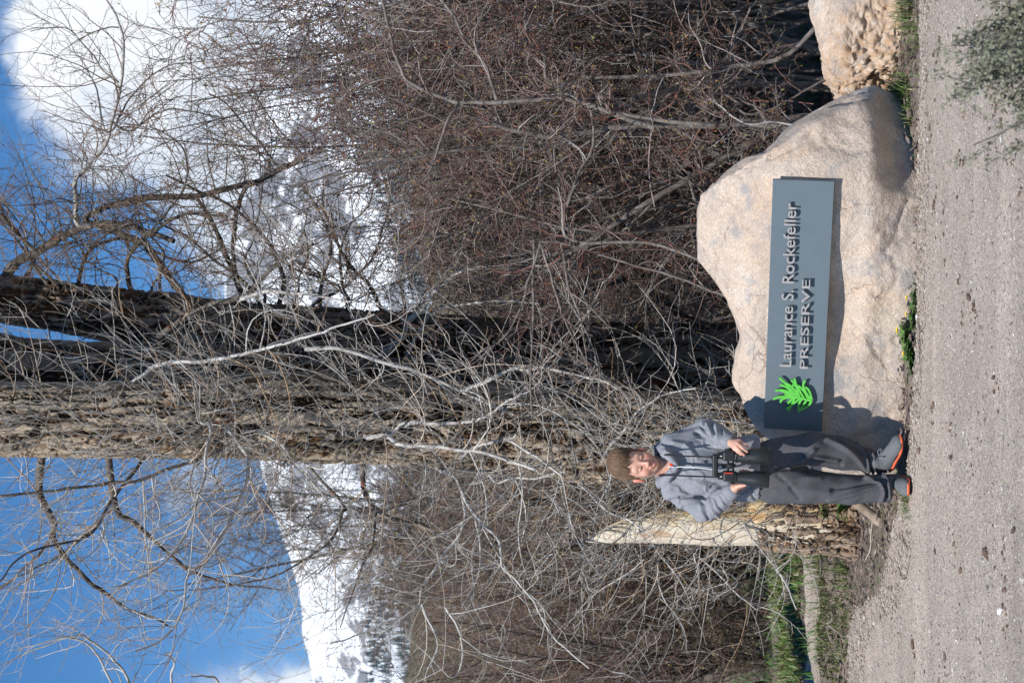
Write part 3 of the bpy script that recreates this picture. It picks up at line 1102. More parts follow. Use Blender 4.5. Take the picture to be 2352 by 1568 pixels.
def sign_plane(X, Y, off):
    """picture position -> sign local coordinates on the plane at height off"""
    d = P(X, Y, 1.0) - CAM
    t = ((SC0 + sn_ * off - CAM) @ sn_) / (d @ sn_)
    return (CAM + d * t - SC0) @ RS


def bevel_box(w, h, d, b=.002):
    g = Geo()
    pr = []
    for (s, zz) in ((1.0, -d / 2), (1.0, d / 2 - b), (0.0, d / 2)):
        e = 0 if s == 1.0 else b
        pr.append([[-w / 2 + e, -h / 2 + e, zz], [w / 2 - e, -h / 2 + e, zz], [w / 2 - e, h / 2 - e, zz], [-w / 2 + e, h / 2 - e, zz]])
    v = np.array(pr).reshape(-1, 3)
    f = grid_faces(3, 4, True)
    g.add(v, [f, np.array([[3, 2, 1, 0], [8, 9, 10, 11]])])
    return g


bevel_box(SW, SH, .016).obj('board', MT['board'], sign, smooth=False)
for sx in (-.42, 0, .42):
    for sy in (-.07, .07):
        Geo().tube(np.array([[sx, sy, -.008], [sx, sy, -.14]]), np.array([.008, .008]), 8).obj('mounting_bolt', MT['metal'], sign)


def text_line(txt, p0, p1, cap_h, off, extrude):
    """letters of a line as single parts; p0, p1 baseline start and end in picture units"""
    a = sign_plane(p0[0], p0[1], off)[:2]
    b_ = sign_plane(p1[0], p1[1], off)[:2]
    L = np.linalg.norm(b_ - a)
    ang = math.atan2(b_[1] - a[1], b_[0] - a[0])
    cu = bpy.data.curves.new('letter', 'FONT')
    tmp = bpy.data.objects.new('letter', cu)
    COL.objects.link(tmp)
    dg = bpy.context.evaluated_depsgraph_get()

    def bounds(s):
        cu.body = s
        dg.update()
        me = bpy.data.meshes.new_from_object(tmp.evaluated_get(dg))
        c = np.empty(len(me.vertices) * 3, np.float32)
        me.vertices.foreach_get('co', c)
        c = c.reshape(-1, 3)
        bpy.data.meshes.remove(me)
        return c[:, 0].min(), c[:, 0].max(), c[:, 1].max()
    x0, x1, _ = bounds(txt)
    _, _, ch = bounds('L')
    xm = {}
    offs = []
    for i, c in enumerate(txt):
        if c == ' ':
            offs.append(None)
            continue
        if c not in xm:
            xm[c] = bounds(c)
        offs.append(bounds(txt[:i + 1])[1] - xm[c][1])
    sx = L / (x1 - x0)
    sy = cap_h / ch
    cu.extrude = extrude / 2
    cu.resolution_u = 3
    cu.offset = 0.004
    cache = {}
    for c, o_ in zip(txt, offs):
        if o_ is None:
            continue
        if c not in cache:
            cu.body = c
            dg.update()
            me = bpy.data.meshes.new_from_object(tmp.evaluated_get(dg))
            me.name = 'letter'
            co = np.empty(len(me.vertices) * 3, np.float32)
            me.vertices.foreach_get('co', co)
            co = co.reshape(-1, 3) * np.array([sx, sy, 1.0])
            me.vertices.foreach_set('co', co.astype(np.float32).ravel())
            me.materials.clear()
            me.materials.append(MT['letter'])
            cache[c] = me
        ob = bpy.data.objects.new('letter', cache[c])
        COL.objects.link(ob)
        ob.parent = sign
        dx = (o_ - x0) * sx
        ob.location = (a[0] + math.cos(ang) * dx, a[1] + math.sin(ang) * dx, off)
        ob.rotation_euler = (0, 0, ang)
        ob['label'] = 'raised letter ' + c
    bpy.data.objects.remove(tmp)


def zs(x, y):      # from the zoom of 2800..3300 x 600..1700 at 1.425
    return ((2800 + x / 1.4254) / 1.6531, (600 + y / 1.4254) / 1.6531)


text_line('Laurance S. Rockefeller', zs(290, 1127), zs(319, 243), .0535, .024, .012)
text_line('PRESERVE', zs(380, 1138), zs(394, 657), .0375, .024, .012)


def ze(x, y):      # zoom of 2900..3120 x 1400..1640 at 6.53
    return ((2900 + x / 6.532) / 1.6531, (1400 + y / 6.532) / 1.6531)


STROKES = [
    [(1185, 785), (1175, 700), (1140, 580), (1095, 500), (1040, 458)],
    [(1180, 790), (1080, 640), (1010, 520), (975, 420), (990, 350), (1020, 300)],
    [(1110, 770), (1040, 620), (960, 510), (870, 430), (790, 410), (720, 402)],
    [(1010, 745), (920, 600), (850, 470), (760, 360), (690, 285)],
    [(900, 720), (850, 600), (810, 450), (790, 350), (762, 250)],
    [(860, 700), (790, 560), (700, 450), (620, 390), (540, 350)],
    [(830, 690), (700, 540), (600, 430), (500, 320), (400, 230)],
    [(800, 680), (700, 580), (600, 480), (520, 430), (415, 392)],
    [(820, 690), (720, 620), (600, 560), (450, 520), (305, 538)],
    [(800, 700), (690, 640), (600, 600), (500, 560), (420, 530)],
    [(830, 700), (700, 670), (620, 650), (530, 625)],
    [(800, 690), (650, 680), (540, 680), (400, 690), (300, 715), (252, 745)],
    [(830, 705), (680, 700), (560, 712), (470, 745), (430, 780), (412, 815)],
    [(860, 705), (760, 710), (690, 760), (640, 810), (605, 840)],
    [(800, 700), (760, 740), (720, 830), (680, 920), (640, 980), (618, 1025)],
    [(900, 720), (820, 790), (700, 880), (620, 940), (568, 985)],
    [(960, 735), (900, 800), (870, 880), (855, 955)],
    [(1070, 760), (1010, 850), (940, 950), (895, 1010), (880, 1045)],
    [(1185, 790), (1130, 880), (1040, 950), (950, 990), (860, 990)],
    [(1185, 785), (1000, 740), (850, 700), (700, 670)],
]
em = Geo()
for j, stq in enumerate(STROKES):
    q = np.array([sign_plane(*ze(*p_), .03) for p_ in stq])
    q = resample(q[:, :2], 14)
    t = nrm(np.gradient(q, axis=0))
    nn = np.stack([-t[:, 1], t[:, 0]], 1)
    w = .0049
    # flat bar with rounded end
    q = np.concatenate([q, q[-1:] + t[-1:] * .004])
    nn = np.concatenate([nn, nn[-1:] * .55])
    zt, zb = .032 + .00015 * j, .022 + .00015 * j
    L_, R_ = q + nn * w, q - nn * w
    V = np.concatenate([np.c_[L_, np.full(len(q), zb)], np.c_[L_, np.full(len(q), zt)], np.c_[R_, np.full(len(q), zt)], np.c_[R_, np.full(len(q), zb)]])
    n_ = len(q)
    V = V.reshape(4, n_, 3).transpose(1, 0, 2)
    em.add(V, [grid_faces(n_, 4, True), np.array([[(n_ - 1) * 4 + i for i in range(4)]]), np.array([[3, 2, 1, 0]])])
em.obj('sprig_emblem', MT['green'], sign, smooth=False)
# ---------------------------------------------------------------- trees
def trunk_mesh(line, radii, S, K, depth=.02, seed=1, ridge_w=.05, flare=None):
    """line: (m,3) centreline, radii (m,) -> displaced bark skin, ridge attribute"""
    q = resample(np.concatenate([np.asarray(line, float), np.asarray(radii, float)[:, None]], 1), K)
    c, r = q[:, :3], q[:, 3]
    t = nrm(np.gradient(c, axis=0))
    b1_ = nrm(np.cross(t, np.array([0, 1.0, 0.0]) + 0 * t))
    b2_ = np.cross(t, b1_)
    a = np.linspace(0, 2 * np.pi, S, endpoint=False)
    dirs = np.cos(a)[None, :, None] * b1_[:, None] + np.sin(a)[None, :, None] * b2_[:, None]
    s = np.concatenate([[0], np.cumsum(np.linalg.norm(np.diff(c, axis=0), axis=1))])
    R0 = r.mean()
    qn = np.stack([np.cos(a)[None] * R0 + 0 * s[:, None], np.sin(a)[None] * R0 + 0 * s[:, None], 0 * a[None] + s[:, None]], -1)
    w = fbm(qn * 3, 3, seed) - .5
    qq = qn.copy()
    qq[..., :2] = qq[..., :2] / ridge_w
    qq[..., 2] = qq[..., 2] / (ridge_w * 11)
    w2 = fbm(qn * 14, 3, seed + 1) - .5
    qq = qq + w[..., None] * 2.8 + w2[..., None] * 1.1
    rg = 1 - np.abs(2 * fbm(qq, 4, seed + 2, .6) - 1) * 2.3
    rg = np.clip(rg, 0, 1)
    fur = 1 - sstep(.55, .92, rg)                 # 0 in the furrows, 1 on the plates
    crack = fbm(np.stack([qn[..., 0] / ridge_w * .8, qn[..., 1] / ridge_w * .8, qn[..., 2] / (ridge_w * .9)], -1), 4, seed + 6)
    plate = fbm(qq * 2.6, 5, seed + 12, .62)
    hgt = fur * (.55 + .6 * plate) - .25 * sstep(.62, .70, crack)
    lump = fbm(qn * np.array([5, 5, 2.2]), 4, seed + 15) - .5
    rr = r[:, None] * (1 + .16 * lump) + depth * (hgt - .6)
    V = c[:, None] + dirs * rr[..., None]
    return V, grid_faces(K, S, True), np.clip(hgt * .95, 0, 1)


def make_limb(parent, line, r0, r1, mat, name='limb', S=8, n=None, wob=.012):
    line = np.asarray(line, float)
    n = n or max(10, int(len(line) * 6))
    p = resample(line, n)
    k = np.linspace(0, 1, n)
    p = p + (fbm(p * 9, 2, 5)[:, None] - .5) * wob
    for ax_ in range(3):
        p[:, ax_] += (fbm(p * 7 + ax_ * 31.7, 3, 50 + ax_) - .5) * wob * 2.5
    r = r0 * (1 - k) + r1 * k
    V, Fq = tubes(p[None], r[None], S)
    V = V + (fbm(V * 30, 2, 3)[:, None] - .5) * np.repeat(r, S)[:, None] * .5
    mesh_obj(name, V, Fq, mat, parent)
    return p, r


def traced(pts, D0, dd):
    """picture points at depth D0 growing by dd -> world line"""
    pts = np.array(pts, float)
    return P(pts[:, 0], pts[:, 1], np.linspace(D0, D0 + dd, len(pts)))


def drop_front(o, ylim):
    """remove twig faces nearer than ylim (keeps shoots off the boulder)"""
    me = o.data
    co = np.empty(len(me.vertices) * 3, np.float32)
    me.vertices.foreach_get('co', co)
    co = co.reshape(-1, 3)
    li = np.empty(len(me.loops), np.int32)
    me.loops.foreach_get('vertex_index', li)
    f = li.reshape(-1, 4)
    keep = (co[f][:, :, 1] > ylim).all(1)
    mats = list(me.materials)
    new = mesh_obj('tmp', co, f[keep], mats[0], link=False)
    o.data = new.data
    bpy.data.objects.remove(new)


def twig_cloud(limbs, parent, mat, per1=10, per2=5, per3=0, L1=(.3, .75), up=.10, name='twigs', minr=.0016, budmat=None, bud_n=0, S=3, wander=.10, r1=None,
               extra=None, bud_size=.008, rs=None, abs_len=(.35, 1.0), ymin=None):
    """shoots on traced limbs, side shoots on those"""
    rs = rs or rng
    g = Geo()
    tips = []
    lv1 = []
    for (p, r) in limbs:
        plen = np.linalg.norm(np.diff(p, axis=0), axis=1).sum()
        n = max(2, int(per1 * plen))
        st, d, L, rr = kids(p[None], r[None], n, .08, 1.0, (30, 75), L1, .55, rs=rs, minr=minr)
        L = rs.uniform(abs_len[0], abs_len[1], len(st))
        rr = np.minimum(rr, .005) if r1 is None else np.full(len(st), r1)
        lv1.append((st, d, L, rr))
    if extra is not None:
        lv1.append(extra)
    st = np.concatenate([a[0] for a in lv1])
    d = np.concatenate([a[1] for a in lv1])
    L = np.concatenate([a[2] for a in lv1])
    rr = np.concatenate([a[3] for a in lv1])
    p1, r1_ = grow(st, d, L, rr, 9, wander, (0, 0, 1), up, .35, rs)
    g.tube(p1, r1_, 4)
    tips.append(p1[:, -1])
    st, d, L, rr = kids(p1, r1_, per2, .15, 1.0, (35, 70), (.25, .6), .65, rs=rs, minr=minr * .8)
    p2, r2_ = grow(st, d, L, rr, 5, wander * 1.2, (0, 0, 1), up, .5, rs)
    g.tube(p2, r2_, S)
    tips.append(p2[:, -1])
    tips.append(p2[:, 3])
    if per3:
        st, d, L, rr = kids(p2, r2_, per3, .2, 1.0, (35, 75), (.3, .6), .7, rs=rs, minr=minr * .7)
        p3, r3_ = grow(st, d, L, rr, 3, wander * 1.2, (0, 0, 1), up, .6, rs)
        g.tube(p3, r3_, S)
        tips.append(p3[:, -1])
    o = g.obj(name, mat, parent)
    o['kind'] = 'stuff'
    if ymin is not None:
        drop_front(o, ymin - parent.location[1])
    if budmat is not None:
        t = np.concatenate(tips)
        t = t[rs.permutation(len(t))[:bud_n]]
        n = len(t)
        a = nrm(rs.normal(size=(n, 3)) + [0, 0, .8])
        b_ = nrm(np.cross(a, rs.normal(size=(n, 3))))
        sz = bud_size * rs.uniform(.6, 1.4, n)[:, None]
        V = np.stack([t, t + a * sz + b_ * sz * .45, t + a * sz * 2.1, t + a * sz - b_ * sz * .45], 1)
        ob = mesh_obj('buds', V, np.arange(n * 4).reshape(-1, 4), budmat, parent, smooth=False)
        ob['kind'] = 'stuff'
    return o


# --- tree A: the big sunlit cottonwood behind the boy
DA = 9.75
tA = empty('cottonwood_tree', P(1955, 1020, DA) * [1, 1, 0])
tA_l = np.array(tA.location)


def rel(p, base):
    return np.asarray(p) - base


def tree_part(base):
    base = np.array(base)

    class TP:
        pass
    return base


def line_px(rows, D):
    """rows of (X, Yleft, Yright) edge traces -> centreline and radii at depth D"""
    rows = np.array(rows, float)
    c = P(rows[:, 0], (rows[:, 1] + rows[:, 2]) / 2, D)
    r = (rows[:, 2] - rows[:, 1]) / 2 / F * D
    return c, r


cA, rA = line_px([(-500, 850, 1030), (-200, 868, 1040), (0, 876, 1047), (200, 876, 1048), (400, 872, 1048), (560, 862, 1050), (700, 858, 1058), (850, 870, 1062), (1000, 880, 1072), (1200, 892, 1092),
                  (1400, 900, 1110), (1600, 902, 1125), (1780, 890, 1150), (1900, 870, 1180), (1990, 850, 1200)], DA)
V, Fq, rg = trunk_mesh(cA[::-1] - tA_l, rA[::-1], 300, 900, .036, 3, .042)
mesh_obj('trunk', V, Fq, MT['bark'], tA, attr={'ridge': rg.ravel()})
tag(tA, 'big sunlit cottonwood with furrowed bark directly behind the boy', 'tree', 'old cottonwoods behind the boulder')

limbsA = []


def LA(px, r0, r1, mat='pale_limb', D0=DA, dd=-.6, par=None, base=None, store=None):
    par = par or tA
    base = tA_l if base is None else base
    st = limbsA if store is None else store
    ln = traced(px, D0, dd) - base
    st.append(make_limb(par, ln, r0, r1, MT[mat]))


U = DA / F    # metres per picture unit at the tree
LA([(281, 899), (334, 856), (378, 836), (475, 829), (548, 812), (622, 795), (702, 775), (787, 745), (860, 720)], 6 * U, 1.8 * U, dd=-.9)
LA([(700, 800), (786, 802), (903, 836), (960, 851), (1020, 879), (1127, 929), (1180, 950)], 5 * U, 2.5 * U, dd=.1, D0=DA - .6)
LA([(1070, 895), (1104, 879), (1164, 852), (1221, 845), (1281, 849), (1388, 875), (1421, 896)], 5 * U, 2 * U, D0=DA - .2, dd=-.5)
LA([(930, 975), (960, 971), (1037, 971), (1104, 959), (1154, 932), (1204, 906)], 5.5 * U, 2 * U, D0=DA - .35, dd=-.35)
LA([(840, 1003), (856, 1003), (890, 1003), (920, 1019), (1000, 1027), (1070, 1033), (1164, 1056), (1230, 1075)], 6 * U, 3 * U, D0=DA - .3, dd=-.4)
LA([(890, 1003), (910, 985), (930, 972)], 4.5 * U, 3 * U, D0=DA - .32, dd=-.1)
LA([(1060, 1050), (1087, 1029), (1171, 1006), (1187, 996)], 4 * U, 2.5 * U, D0=DA - .32, dd=-.3)
LA([(1160, 1004), (1190, 1022), (1236, 1050), (1290, 1090)], 3.5 * U, 2 * U, D0=DA - .5, dd=-.2)
LA([(460, 965), (468, 972), (482, 975), (484, 1000), (478, 1028), (471, 1080), (458, 1131), (444, 1183), (420, 1231), (392, 1276), (354, 1307), (310, 1331), (250, 1350)], 5 * U, 1.5 * U, D0=DA - .3, dd=-1.0)
LA([(520, 985), (545, 1010), (554, 1028), (568, 1056), (561, 1114), (540, 1173), (516, 1221), (482, 1269), (444, 1314), (427, 1327), (423, 1389), (403, 1441), (361, 1475), (310, 1493)], 4.5 * U, 1.5 * U,
   D0=DA - .3, dd=-1.2)
LA([(600, 990), (660, 1040), (648, 1070), (690, 1060), (735, 1075), (790, 1062)], 3.5 * U, 1.8 * U, D0=DA - .3, dd=-.4)
# dark crooked limbs on the sky side
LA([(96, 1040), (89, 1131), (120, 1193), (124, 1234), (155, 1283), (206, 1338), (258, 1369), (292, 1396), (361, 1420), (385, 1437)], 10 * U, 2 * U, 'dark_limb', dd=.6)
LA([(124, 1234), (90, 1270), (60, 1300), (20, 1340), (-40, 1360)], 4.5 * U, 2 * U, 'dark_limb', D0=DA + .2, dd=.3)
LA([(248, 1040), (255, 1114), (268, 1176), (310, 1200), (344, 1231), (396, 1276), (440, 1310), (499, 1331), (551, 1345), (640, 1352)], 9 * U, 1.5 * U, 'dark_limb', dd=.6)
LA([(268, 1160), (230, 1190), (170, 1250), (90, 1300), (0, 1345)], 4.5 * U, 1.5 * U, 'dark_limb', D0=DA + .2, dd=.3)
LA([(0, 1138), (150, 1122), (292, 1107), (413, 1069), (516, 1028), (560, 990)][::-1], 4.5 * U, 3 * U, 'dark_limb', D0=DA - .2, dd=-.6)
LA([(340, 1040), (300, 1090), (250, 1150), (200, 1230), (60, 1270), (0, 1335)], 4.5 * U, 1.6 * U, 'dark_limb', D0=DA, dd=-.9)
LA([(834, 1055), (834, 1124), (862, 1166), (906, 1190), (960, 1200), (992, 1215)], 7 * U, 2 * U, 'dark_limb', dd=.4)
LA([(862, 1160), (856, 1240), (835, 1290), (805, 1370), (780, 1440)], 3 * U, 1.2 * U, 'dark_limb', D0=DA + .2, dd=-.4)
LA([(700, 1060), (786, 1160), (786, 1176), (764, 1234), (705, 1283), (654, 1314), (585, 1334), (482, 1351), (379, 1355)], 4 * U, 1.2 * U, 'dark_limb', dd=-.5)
# the low pale limb sweeping to the left
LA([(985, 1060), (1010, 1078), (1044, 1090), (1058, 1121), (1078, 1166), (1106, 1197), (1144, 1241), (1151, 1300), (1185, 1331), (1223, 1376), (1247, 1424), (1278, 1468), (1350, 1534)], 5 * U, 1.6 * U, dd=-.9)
LA([(1058, 1115), (1068, 1183), (1054, 1228), (999, 1307), (968, 1358), (958, 1393), (903, 1427), (820, 1458), (760, 1475)], 4 * U, 1.3 * U, D0=DA - .2, dd=-.6)
LA([(1090, 1180), (1102, 1240), (1102, 1300), (1088, 1345), (1060, 1390)], 3 * U, 1.3 * U, D0=DA - .3, dd=-.3)
LA([(968, 1388), (992, 1440), (1003, 1485), (989, 1535)], 3 * U, 1 * U, D0=DA - .7, dd=-.2)
LA([(1023, 1395), (1050, 1440), (1061, 1505), (1044, 1555), (1010, 1530)], 3 * U, 1 * U, D0=DA - .7, dd=-.2)
LA([(1120, 1090), (1140, 1110), (1180, 1100), (1240, 1095), (1300, 1080)], 3 * U, 2 * U, D0=DA - .3, dd=-.2)
# low limbs whose shoots hang in front of the trunk and behind the boy
LA([(1380, 1060), (1420, 1000), (1470, 940), (1530, 905), (1600, 890)], 3.5 * U, 1.5 * U, D0=DA - .3, dd=-.5)
LA([(1600, 1270), (1640, 1310), (1690, 1360), (1740, 1400)], 2.5 * U, 1.4 * U, D0=DA + .1, dd=-.3)
LA([(1700, 1130), (1710, 1200), (1740, 1250), (1800, 1330), (1830, 1400)], 3.5 * U, 1.4 * U, D0=DA - .25, dd=-.45)
LA([(1480, 1110), (1480, 1170), (1500, 1250), (1560, 1330), (1590, 1400)], 3 * U, 1.3 * U, D0=DA + .1, dd=-.2)
LA([(1620, 930), (1640, 960), (1660, 1000), (1650, 1050)], 3 * U, 1.4 * U, D0=DA - .35, dd=-.4)
LA([(1330, 1110), (1390, 1170), (1440, 1190), (1500, 1230)], 3 * U, 1.4 * U, D0=DA - .2, dd=-.4)


def trunk_shoots(c, r, base, n, t0, t1, L, r1, out_bias, rs=rng):
    """epicormic shoots: starts on the bark, growing out and up"""
    q = resample(np.concatenate([c, r[:, None]], 1), 200)
    i = rs.integers(int(t0 * 199), int(t1 * 199), n)
    d = nrm(rs.normal(size=(n, 3)) * [1, 1, .35] + np.asarray(out_bias))
    st = q[i, :3] - base + d * (q[i, 3] * .9)[:, None]
    return st, d, rs.uniform(L[0], L[1], n), np.full(n, r1)


exA = trunk_shoots(cA, rA, tA_l, 330, .10, .93, (.3, 1.0), .0040, (-.15, -.8, .1))
ne = 110
yy2 = rng.uniform(1060, 1310, ne)
sx2 = P(rng.uniform(1240, 1790, ne), yy2, np.where((yy2 > 1140) & (yy2 < 1262), 9.85, rng.uniform(9.1, 9.8, ne))) - tA_l
ne2 = 60
sx3 = P(rng.uniform(1420, 1800, ne2), rng.uniform(920, 1060, ne2), rng.uniform(8.9, 9.3, ne2)) - tA_l
sd2 = np.array([-.75, -.2, .25]) + rng.normal(size=(ne, 3)) * .55
sd3 = np.array([.35, -.2, .4]) + rng.normal(size=(ne2, 3)) * .6
exA = (np.concatenate([exA[0], sx2, sx3]), np.concatenate([exA[1], sd2, sd3]), np.concatenate([exA[2], rng.uniform(.25, .8, ne), rng.uniform(.2, .45, ne2)]),
       np.concatenate([exA[3], np.full(ne, .0040), np.full(ne2, .0036)]))
twig_cloud(limbsA, tA, MT['pale_twig'], per1=10, per2=6, per3=0, up=.13, minr=.0026, extra=exA, budmat=MT['bud'], bud_n=5000, wander=.13, bud_size=.006)

# --- tree C: second stem, shaded, leaving the big tree's side near the top
tC = empty('cottonwood_tree', P(1955, 880, 10.6) * [1, 1, 0])
tC_l = np.array(tC.location)
cC, rC = line_px([(-500, 640, 800), (-200, 700, 850), (0, 765, 890), (200, 785, 895), (400, 800, 895), (600, 812, 905), (800, 820, 915), (1100, 835, 930), (1400, 850, 950), (1700, 850, 960), (1960, 830, 990)], 10.6)
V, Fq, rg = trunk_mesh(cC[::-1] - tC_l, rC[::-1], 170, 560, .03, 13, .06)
mesh_obj('trunk', V, Fq, MT['bark_shaded'], tC, attr={'ridge': rg.ravel()})
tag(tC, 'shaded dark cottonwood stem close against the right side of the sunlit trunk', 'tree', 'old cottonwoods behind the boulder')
limbsC = []
LA([(278, 878), (318, 823), (385, 758), (468, 705), (552, 684), (602, 638), (640, 600), (720, 560)], 10 * U, 4 * U, 'dark_limb', D0=10.4, dd=-.7, par=tC, base=tC_l, store=limbsC)
LA([(552, 684), (620, 668), (700, 676), (790, 690), (870, 700)], 5 * U, 2 * U, 'pale_limb', D0=9.85, dd=-.3, par=tC, base=tC_l, store=limbsC)
exC = trunk_shoots(cC, rC, tC_l, 80, .15, .95, (.3, .9), .0038, (.3, -.7, .2))
twig_cloud(limbsC, tC, MT['pale_twig'], per1=10, per2=5, per3=1, up=.12, minr=.0025, extra=exC, wander=.13)

# --- tree B: the leaning cottonwood to the right, shade painted into its bark
DB = 11.0
tB = empty('cottonwood_tree', P(1920, 830, DB) * [1, 1, 0])
tB_l = np.array(tB.location)
cB, rB = line_px([(-500, 540, 640), (-200, 590, 700), (0, 627, 742), (150, 648, 765), (300, 664, 795), (450, 684, 820), (600, 700, 838), (750, 708, 850), (900, 716, 862), (1050, 724, 872), (1200, 734, 882),
                  (1400, 744, 890), (1600, 748, 900), (1750, 745, 910), (1920, 730, 930)], DB)
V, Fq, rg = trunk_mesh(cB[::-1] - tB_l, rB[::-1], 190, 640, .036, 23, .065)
mesh_obj('trunk', V, Fq, MT['bark_shaded'], tB, attr={'ridge': rg.ravel()})
tag(tB, 'shaded leaning cottonwood right of the sunlit trunk, broken limb reaching over the snow', 'tree', 'old cottonwoods behind the boulder')
limbsB = []


def LB(px, r0, r1, mat='dark_limb', D0=DB, dd=-.6):
    LA(px, r0 * DB / F, r1 * DB / F, mat, D0, dd, tB, tB_l, limbsB)


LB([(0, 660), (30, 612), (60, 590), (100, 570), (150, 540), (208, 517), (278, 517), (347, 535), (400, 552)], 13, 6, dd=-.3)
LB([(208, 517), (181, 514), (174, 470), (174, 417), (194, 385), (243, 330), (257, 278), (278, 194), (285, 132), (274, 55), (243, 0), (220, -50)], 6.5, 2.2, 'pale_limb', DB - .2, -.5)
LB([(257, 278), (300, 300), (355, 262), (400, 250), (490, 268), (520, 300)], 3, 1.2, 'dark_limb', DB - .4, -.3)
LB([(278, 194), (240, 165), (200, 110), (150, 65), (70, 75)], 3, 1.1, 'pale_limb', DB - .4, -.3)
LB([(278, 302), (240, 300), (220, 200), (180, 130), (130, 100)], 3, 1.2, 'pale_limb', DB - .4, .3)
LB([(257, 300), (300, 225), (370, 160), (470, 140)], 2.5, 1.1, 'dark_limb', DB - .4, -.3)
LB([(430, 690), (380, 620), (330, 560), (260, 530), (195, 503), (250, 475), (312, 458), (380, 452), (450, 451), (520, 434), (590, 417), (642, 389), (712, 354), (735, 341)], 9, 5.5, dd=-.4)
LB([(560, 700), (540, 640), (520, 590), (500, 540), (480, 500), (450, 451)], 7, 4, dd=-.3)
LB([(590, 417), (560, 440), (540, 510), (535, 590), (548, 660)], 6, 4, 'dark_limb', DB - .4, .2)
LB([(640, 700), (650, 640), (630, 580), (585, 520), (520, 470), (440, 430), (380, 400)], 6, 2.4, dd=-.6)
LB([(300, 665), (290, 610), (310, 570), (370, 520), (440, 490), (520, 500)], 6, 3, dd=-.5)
LB([(180, 650), (190, 600), (230, 560), (300, 550), (380, 590), (450, 600), (520, 570)], 5, 2.4, dd=.3)
LB([(60, 640), (80, 585), (40, 540), (10, 500), (-30, 470)], 6, 3, dd=-.3)
for q4 in range(11):
    X0_ = rng.uniform(60, 880)
    Y0_ = float(np.interp(X0_, [0, 300, 600, 900], [640, 675, 705, 720]))
    pl = [(X0_, Y0_)]
    a4, b4 = rng.uniform(-60, 40), rng.uniform(-70, -30)
    for k4 in range(5):
        pl.append((pl[-1][0] + a4, pl[-1][1] + b4))
        a4 += rng.uniform(-45, 35)
        b4 += rng.uniform(-12, 14)
    LB(pl, rng.uniform(2.5, 5), 1.3, 'dark_limb', DB - .1, rng.uniform(-.8, .4))
LB([(735, 709), (740, 640), (760, 560), (730, 480), (690, 420)], 5, 2, dd=-.3)
LB([(880, 718), (850, 660), (800, 600), (760, 520), (740, 460), (750, 400)], 5.5, 1.6, dd=-.3)
LB([(700, 740), (720, 700), (786, 660), (850, 600), (880, 520), (900, 440)], 5, 1.6, dd=-.5)
LB([(866, 822), (926, 775), (937, 741), (967, 711), (987, 685), (1013, 657), (1050, 630), (1120, 610)], 8, 2.5, 'pale_limb', DB - .25, -.7)
LB([(920, 850), (940, 810), (990, 720), (1060, 700), (1150, 690), (1240, 700)], 4, 1.8, 'pale_limb', DB - .3, -.5)
LB([(642, 389), (600, 330), (560, 290), (520, 240), (480, 215)], 3, 1.2, 'dark_limb', DB - .4, -.3)
LB([(700, 360), (640, 300), (600, 240), (570, 220)], 2.2, 1.0, 'dark_limb', DB - .4, -.2)
LB([(347, 535), (400, 470), (430, 400), (410, 330), (340, 290)], 3.2, 1.2, 'dark_limb', DB - .4, -.4)
LB([(240, 540), (200, 560), (150, 575), (90, 640)], 3, 1.3, 'pale_limb', DB - .4, -.4)
exB = trunk_shoots(cB, rB, tB_l, 80, .12, .95, (.3, .9), .0038, (.35, -.6, .2))
twig_cloud(limbsB, tB, MT['far_twig'], per1=13, per2=6, per3=1, up=.10, minr=.0021, extra=exB, wander=.15, abs_len=(.3, .95), name='twigs')

# --- tree D: limbs of a cottonwood whose trunk stands outside the picture to the left (only its shoots reach in)
tD = empty('cottonwood_tree', (-3.1, 10.6, 0))
tD_l = np.array(tD.location)
lnD = np.array([[-3.1, 10.6, -.1], [-3.08, 10.6, 1.5], [-3.15, 10.65, 3.2], [-3.0, 10.6, 5.2], [-3.1, 10.6, 7.0]]) - tD_l
V, Fq, rg = trunk_mesh(lnD, np.array([.26, .21, .18, .15, .1]), 60, 120, .02, 43, .06)
mesh_obj('trunk', V, Fq, MT['bark'], tD, attr={'ridge': rg.ravel()})
limbsD = []
for px in ([(330, 1700), (300, 1568), (258, 1510), (206, 1470), (172, 1460), (60, 1500), (0, 1530)],
           [(300, 1700), (275, 1600), (255, 1568), (215, 1490), (155, 1465), (40, 1490)],
           [(420, 1700), (395, 1568), (400, 1520), (380, 1500)],
           [(520, 1700), (500, 1568), (470, 1552), (440, 1552)]):
    LA(px, 4 * U, 1.3 * U, 'pale_limb', D0=10.2, dd=-.4, par=tD, base=tD_l, store=limbsD)
LA([(420, 1950), (380, 1850), (330, 1700)], 10 * U, 4 * U, 'pale_limb', D0=10.5, dd=-.3, par=tD, base=tD_l, store=limbsD)
LA([(640, 1930), (600, 1830), (520, 1700)], 10 * U, 4 * U, 'pale_limb', D0=10.5, dd=-.3, par=tD, base=tD_l, store=limbsD)
twig_cloud(limbsD, tD, MT['pale_twig'], per1=5, per2=4, up=.08, minr=.0021, abs_len=(.2, .6))
tag(tD, 'thin pale shoots reaching into the blue sky from a tree beyond the frame', 'tree')

